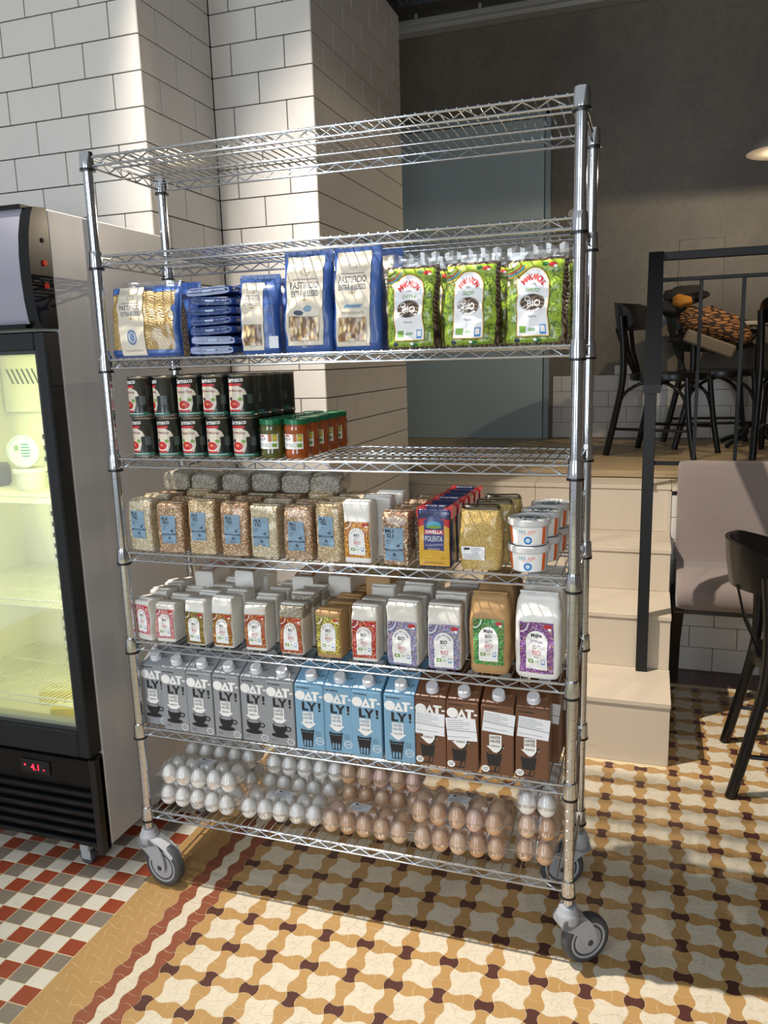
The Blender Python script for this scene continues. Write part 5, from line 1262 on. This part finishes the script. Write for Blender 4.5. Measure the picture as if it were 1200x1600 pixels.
# stack of blue pouches lying flat with folded ends forward
bgp = Bag(.128, .0215, .165, 'soft', 71, .0016, 26); po = None
for i in range(7):
    lb = 'blue pasta pouch lying in the stack of seven, %s' % ('bottom one', 'second from the bottom', 'third from the bottom', 'the middle one', 'third from the top', 'second from the top', 'topmost')[i]
    loc = (.300 + rr.uniform(-.004, .004), .025, S[2] + .0125 + i * .0235); rot = (math.radians(-90), rr.uniform(-.05, .05), rr.uniform(-.10, .10))
    if po is None:
        po = thing('pasta_pouch', lb, 'pasta pouch', loc, 0, 'blue pasta pouches stacked flat'); po.rotation_euler = rot; obj('bag_body', bgp.body(0), BLUED, po, smooth=70)
        mb = MB(); mb.box(-.050, .050, -.002, .0016, -.009, .004, 0, .0004); mb.box(-.045, .052, -.009, -.006, -.007, .004, 0, .0004); mb.box(-.01, .014, -.0025, .002, -.0095, .002, 1); obj('folded_end', mb, [BLUED, mat('pale_blue_code_patch', '#9aaecb', .4)], po)
    else: dup(po, loc, rot, lb)
# green bags
def m_greenfilm():
    t = NT('lime_green_printed_film'); v = t.coord('Object'); a = t.noise(v, 60, 2, .5, 1.5); b = t.voro(v, 75, 'Distance'); c = t.noise(v, 22, 2)
    base = t.ramp(a, [(.42, '#8ea62c'), (.50, '#6f8f28'), (.56, '#2f4a1c'), (.60, '#93ad35')]); base = t.mix(t.ramp(b, [(.10, (1, 1, 1, 1)), (.16, (0, 0, 0, 1))]), base, srgb('#4a5a28'))
    base = t.mix(t.ramp(c, [(.60, (0, 0, 0, 1)), (.68, (.8, .8, .8, 1))]), base, srgb('#4c3626')); t.l(base, t.b.inputs['Base Color']); t.set(Roughness=.3, Coat_Weight=.6, Coat_Roughness=.08); nz = t.noise(v, 45, 3); t.bump(nz, .6, .005); return t.mat
GREENF = m_greenfilm(); LIME = mat('plain_lime_print', '#9ab52f', .35, coat=.4)
def green_bag(label, x, w_, rz, sub, seed, lean=0, y=.046):
    bg = Bag(w_, .072, .198, 'pillow', seed, .0042, 18, lean); t = thing('noodle_bag', label, 'noodle bag', (x, y, S[2]), rz, 'green noodle bags')
    obj('bag_body', bg.body(0, 1, .90), [DARKPASTA, FILM], t, smooth=70); f_ = bg.front(0, 0); ww = w_ * .92
    P = Print(); P.rect(-.002, .090, ww * .96, .172, GREENF, 12); P.rect(-.004, .168, ww * .9, .016, LIME, 8)
    for k, m_ in enumerate((YEL, PBLUE, PRED, LIME, K)): P.ring(-ww / 2 + .002, .176, .040 - k * .005, .036 - k * .005, .0022, m_, 10, -PI / 2, -.25)
    P.ell(.018, .168, .008, .0045, mat('leaf_green_print', '#1f6a3a', .4), 10); P.ell(.034, .166, .010, .0050, PRED, 12); P.ell(.040, .163, .004, .003, WH, 8)
    P.put('front_print', f_, t); P = Print()
    P.arch(-.004, .082, .070, .124, K); P.arch(-.004, .082, .0675, .1215, YEL); P.arch(-.004, .082, .064, .118, STICK)
    P.arctext('MAKARON', -.004, .100, .0255, .0115, PRED, 1.9, .03, .85); P.text('100%', -.004, .112, .0045, K, .0, .012); P.text(sub, -.004, .102, .0070, PGREEN, .02, .030)
    P.ell(-.004, .080, .0275, .0165, mat('white_outline_print', '#c9c6c2', .4), 22); P.ell(-.004, .080, .0255, .0150, DARKPASTA, 22); P.text('BIO', -.002, .079, .012, WH, .0, .028); P.ring(-.016, .087, .006, .005, .0014, WH, 10)
    P.text('Natura', -.004, .056, .0045, K, .0); P.rect(-.024, .034, .0155, .0120, PGREEN, 2); P.rect(-.004, .034, .014, .005, mat('sage_print', '#8fae8a', .4), 2); P.rect(.018, .033, .0120, .0165, PBLUE, 2); P.rect(.018, .034, .0085, .0105, WH, 2)
    P.ell(-.036, .012, .006, .006, mat('blueberry_print', '#26324a', .4), 10); P.ell(.006, .010, .010, .005, MATS['leaf_green_print'], 10); P.ell(.002, .013, .004, .004, WH, 8)
    P.put('label', lambda u, v, h: f_(u * 1.02, .016 + (v - .020) * 1.19 if v > .02 else v * .8, h), t, eps=.0002, base=.0012)
    mb = MB()
    for i in range(14):
        u = -w_ * .49 + i * w_ * .07; mb.add([(u, lean * .19, .190), (u + w_ * .07, lean * .19, .190), (u + w_ * .07, lean * .19 + .004 * math.sin(i * 2.1), .208 + .004 * math.sin(i * 1.7)), (u, lean * .19 + .004 * math.sin(i * 2.1 - 2.1), .208 + .004 * math.sin(i * 1.7 - 1.7))], [(0, 1, 2, 3)])
    obj('seal', mb, FILM, t, kind='stuff'); return t
g1 = green_bag('green noodle bag next to the blue penne bag', .8155, .122, .02, 'ŻYTNI', 81)
g2 = green_bag('green noodle bag in the middle of the three at the front', .9520, .128, .0, 'ORKISZOWY', 82)
g3 = green_bag('green noodle bag by the right post, its label creased', 1.0930, .134, -.05, 'z SAMOPSZY', 83)
for i, (g, x, nm) in enumerate(((g1, .835, 'leftmost'), (g2, .970, 'middle'), (g3, 1.100, 'right'))): dup(g, (x, .135, S[2]), .04, 'green noodle bag in the second row, behind the %s front one' % nm, 'green noodle bags in the second row')

# ---- eggs in clear packs
LX, LY, PT = .252, .108, .0478
EG = [((i - 2) * PT, (j - .5) * .0495) for j in (0, 1) for i in range(5)]
def lidz(x, y):
    z = 0.0
    for ex, ey in EG:
        r = math.hypot(x - ex, (y - ey)) / .0242
        if r < 1: z = max(z, .0345 * (1 - r ** 2.6) ** .62)
    if abs(y) < .026: z = max(z, .0305 * min(1, (LX / 2 - .010 - abs(x)) / .012) * min(1, (.026 - abs(y)) / .010)) if abs(x) < LX / 2 - .010 else z
    return z
def trayz(x, y):
    z = 0.0
    for ex, ey in EG:
        r = math.hypot(x - ex, (y - ey)) / .0242
        if r < 1: z = max(z, .0335 * (1 - r ** 2.2) ** .6)
    return z
def eggcover(up):
    mb = MB(); nu, nv = 78, 34
    def fn(u, v):
        x, y = (u - .5) * LX, (v - .5) * LY; fl_ = .0012 * math.sin(x * 900) if up else 0
        return (x, y, .0350 + lidz(x, y) + .0010) if up else (x, y, .0345 - trayz(x, y))
    mb.grid(fn, nu, nv); return mb
me_lid = eggcover(True).mesh('lid', EGGPLASTIC, 50); me_tray = eggcover(False).mesh('tray', EGGPLASTIC, 50)
mb = MB()
prof = []
for k in range(15):
    a = PI * k / 14; z = -math.cos(a); r = math.sin(a) * (1 - .12 * z); prof.append((.0222 * r, .0290 * z + .0300 + .001))
mb.lathe(prof, 20); me_egg = mb.mesh('egg', mat('egg_blank', '#ffffff', .5), 60)
EW = mat('white_eggshell', '#eae7e0', .42, var=.03, bscale=60, bump=.08); EB = [mat('brown_eggshell_' + n, c, .42, var=.06, bscale=40, bump=.08) for n, c in (('pale', '#dfbc98'), ('mid', '#d4a980'), ('pink', '#dcb49e'), ('deep', '#c99c70'))]
me_e = {}
for k, m_ in [('w', EW)] + [(i, e_) for i, e_ in enumerate(EB)]:
    mm = me_egg.copy(); mm.name = 'egg'; mm.materials.clear(); mm.materials.append(m_); me_e[k] = mm
P = Print(); P.rect(0, 0, .056, .036, STICK); P.ell(-.014, .011, .005, .0035, K, 10); textlines(P, .004, .012, .034, 3, .0035, GY, .0010, 1); textlines(P, 0, .000, .046, 5, .0034, GY, .0010, 4)
me_el = P.mesh('paper_label', lambda u, v, h: (u, v, h), .0001, 0)
S7 = S[7] + .0006; dz = .0655
packs = [  # x, y, tier z, rotz, brown?, label offset, label
    (.146, .062, 0, -.03, 0, .0, 'clear pack of white eggs, bottom front, far left'), (.152, .066, 1, .02, 0, .01, 'clear pack of white eggs on top of the far left pack'),
    (.402, .070, 0, .06, 0, .0, 'clear pack of white eggs on the deck, second from the left'), (.402, .196, 0, -.03, 0, .0, 'clear pack of white eggs behind the second front pack'),
    (.146, .196, 0, .0, 0, .0, 'clear pack of white eggs at the back left corner'), (.420, .200, 1, .03, 0, .0, 'clear pack of white eggs on top at the back, left of the middle'),
    (.146, .200, 1, .0, 0, .0, 'clear pack of white eggs on top at the back left'),
    (.650, .066, 0, .0, 1, -.02, 'clear pack of brown eggs on the deck, left of the two brown front packs'), (.655, .196, 0, .02, 1, .0, 'clear pack of brown eggs behind the left brown front pack'),
    (.905, .062, 0, .03, 1, -.01, 'clear pack of brown eggs on the deck, right of the two brown front packs'), (.900, .070, 1, -.02, 1, .0, 'clear pack of brown eggs on top of the right brown front pack'),
    (.908, .196, 0, .0, 1, .0, 'clear pack of brown eggs at the back right of the middle'), (.650, .205, 1, .03, 1, .0, 'clear pack of brown eggs on top at the back, middle of the deck'),
    (1.100, .150, 0, PI / 2 - .04, 1, .0, 'clear pack of brown eggs set end-on by the right post, bottom'), (1.098, .152, 1, PI / 2 + .03, 1, .0, 'clear pack of brown eggs set end-on by the right post, middle'),
    (1.100, .150, 2, PI / 2, 0, .0, 'clear pack of white eggs set end-on by the right post, topmost')]
rr = random.Random(5)
for i, (x, y, tier, rz, br, lo, lb) in enumerate(packs):
    z = S7 + tier * dz; t = thing('egg_pack', lb, 'egg pack', (x, y, z), rz, 'clear packs of ten eggs')
    link('tray', me_tray, t); l = link('lid', me_lid, t); link('paper_label', me_el, l, (lo, 0, .0672), (0, 0, -.08))
    ca, sa = math.cos(rz), math.sin(rz); g = 'eggs in the ' + lb[14:]
    for ex, ey in EG:
        o = link('egg', me_e[rr.choice([0, 0, 1, 1, 2, 3]) if br else 'w'], None, (x + ex * ca - ey * sa, y + ex * sa + ey * ca, z - .0008), (rr.uniform(-.04, .04), rr.uniform(-.04, .04), rr.uniform(0, 6)))
        tag(o, lb.replace('clear pack of white eggs', 'white egg in the pack').replace('clear pack of brown eggs', 'brown egg in the pack'), 'egg', g)
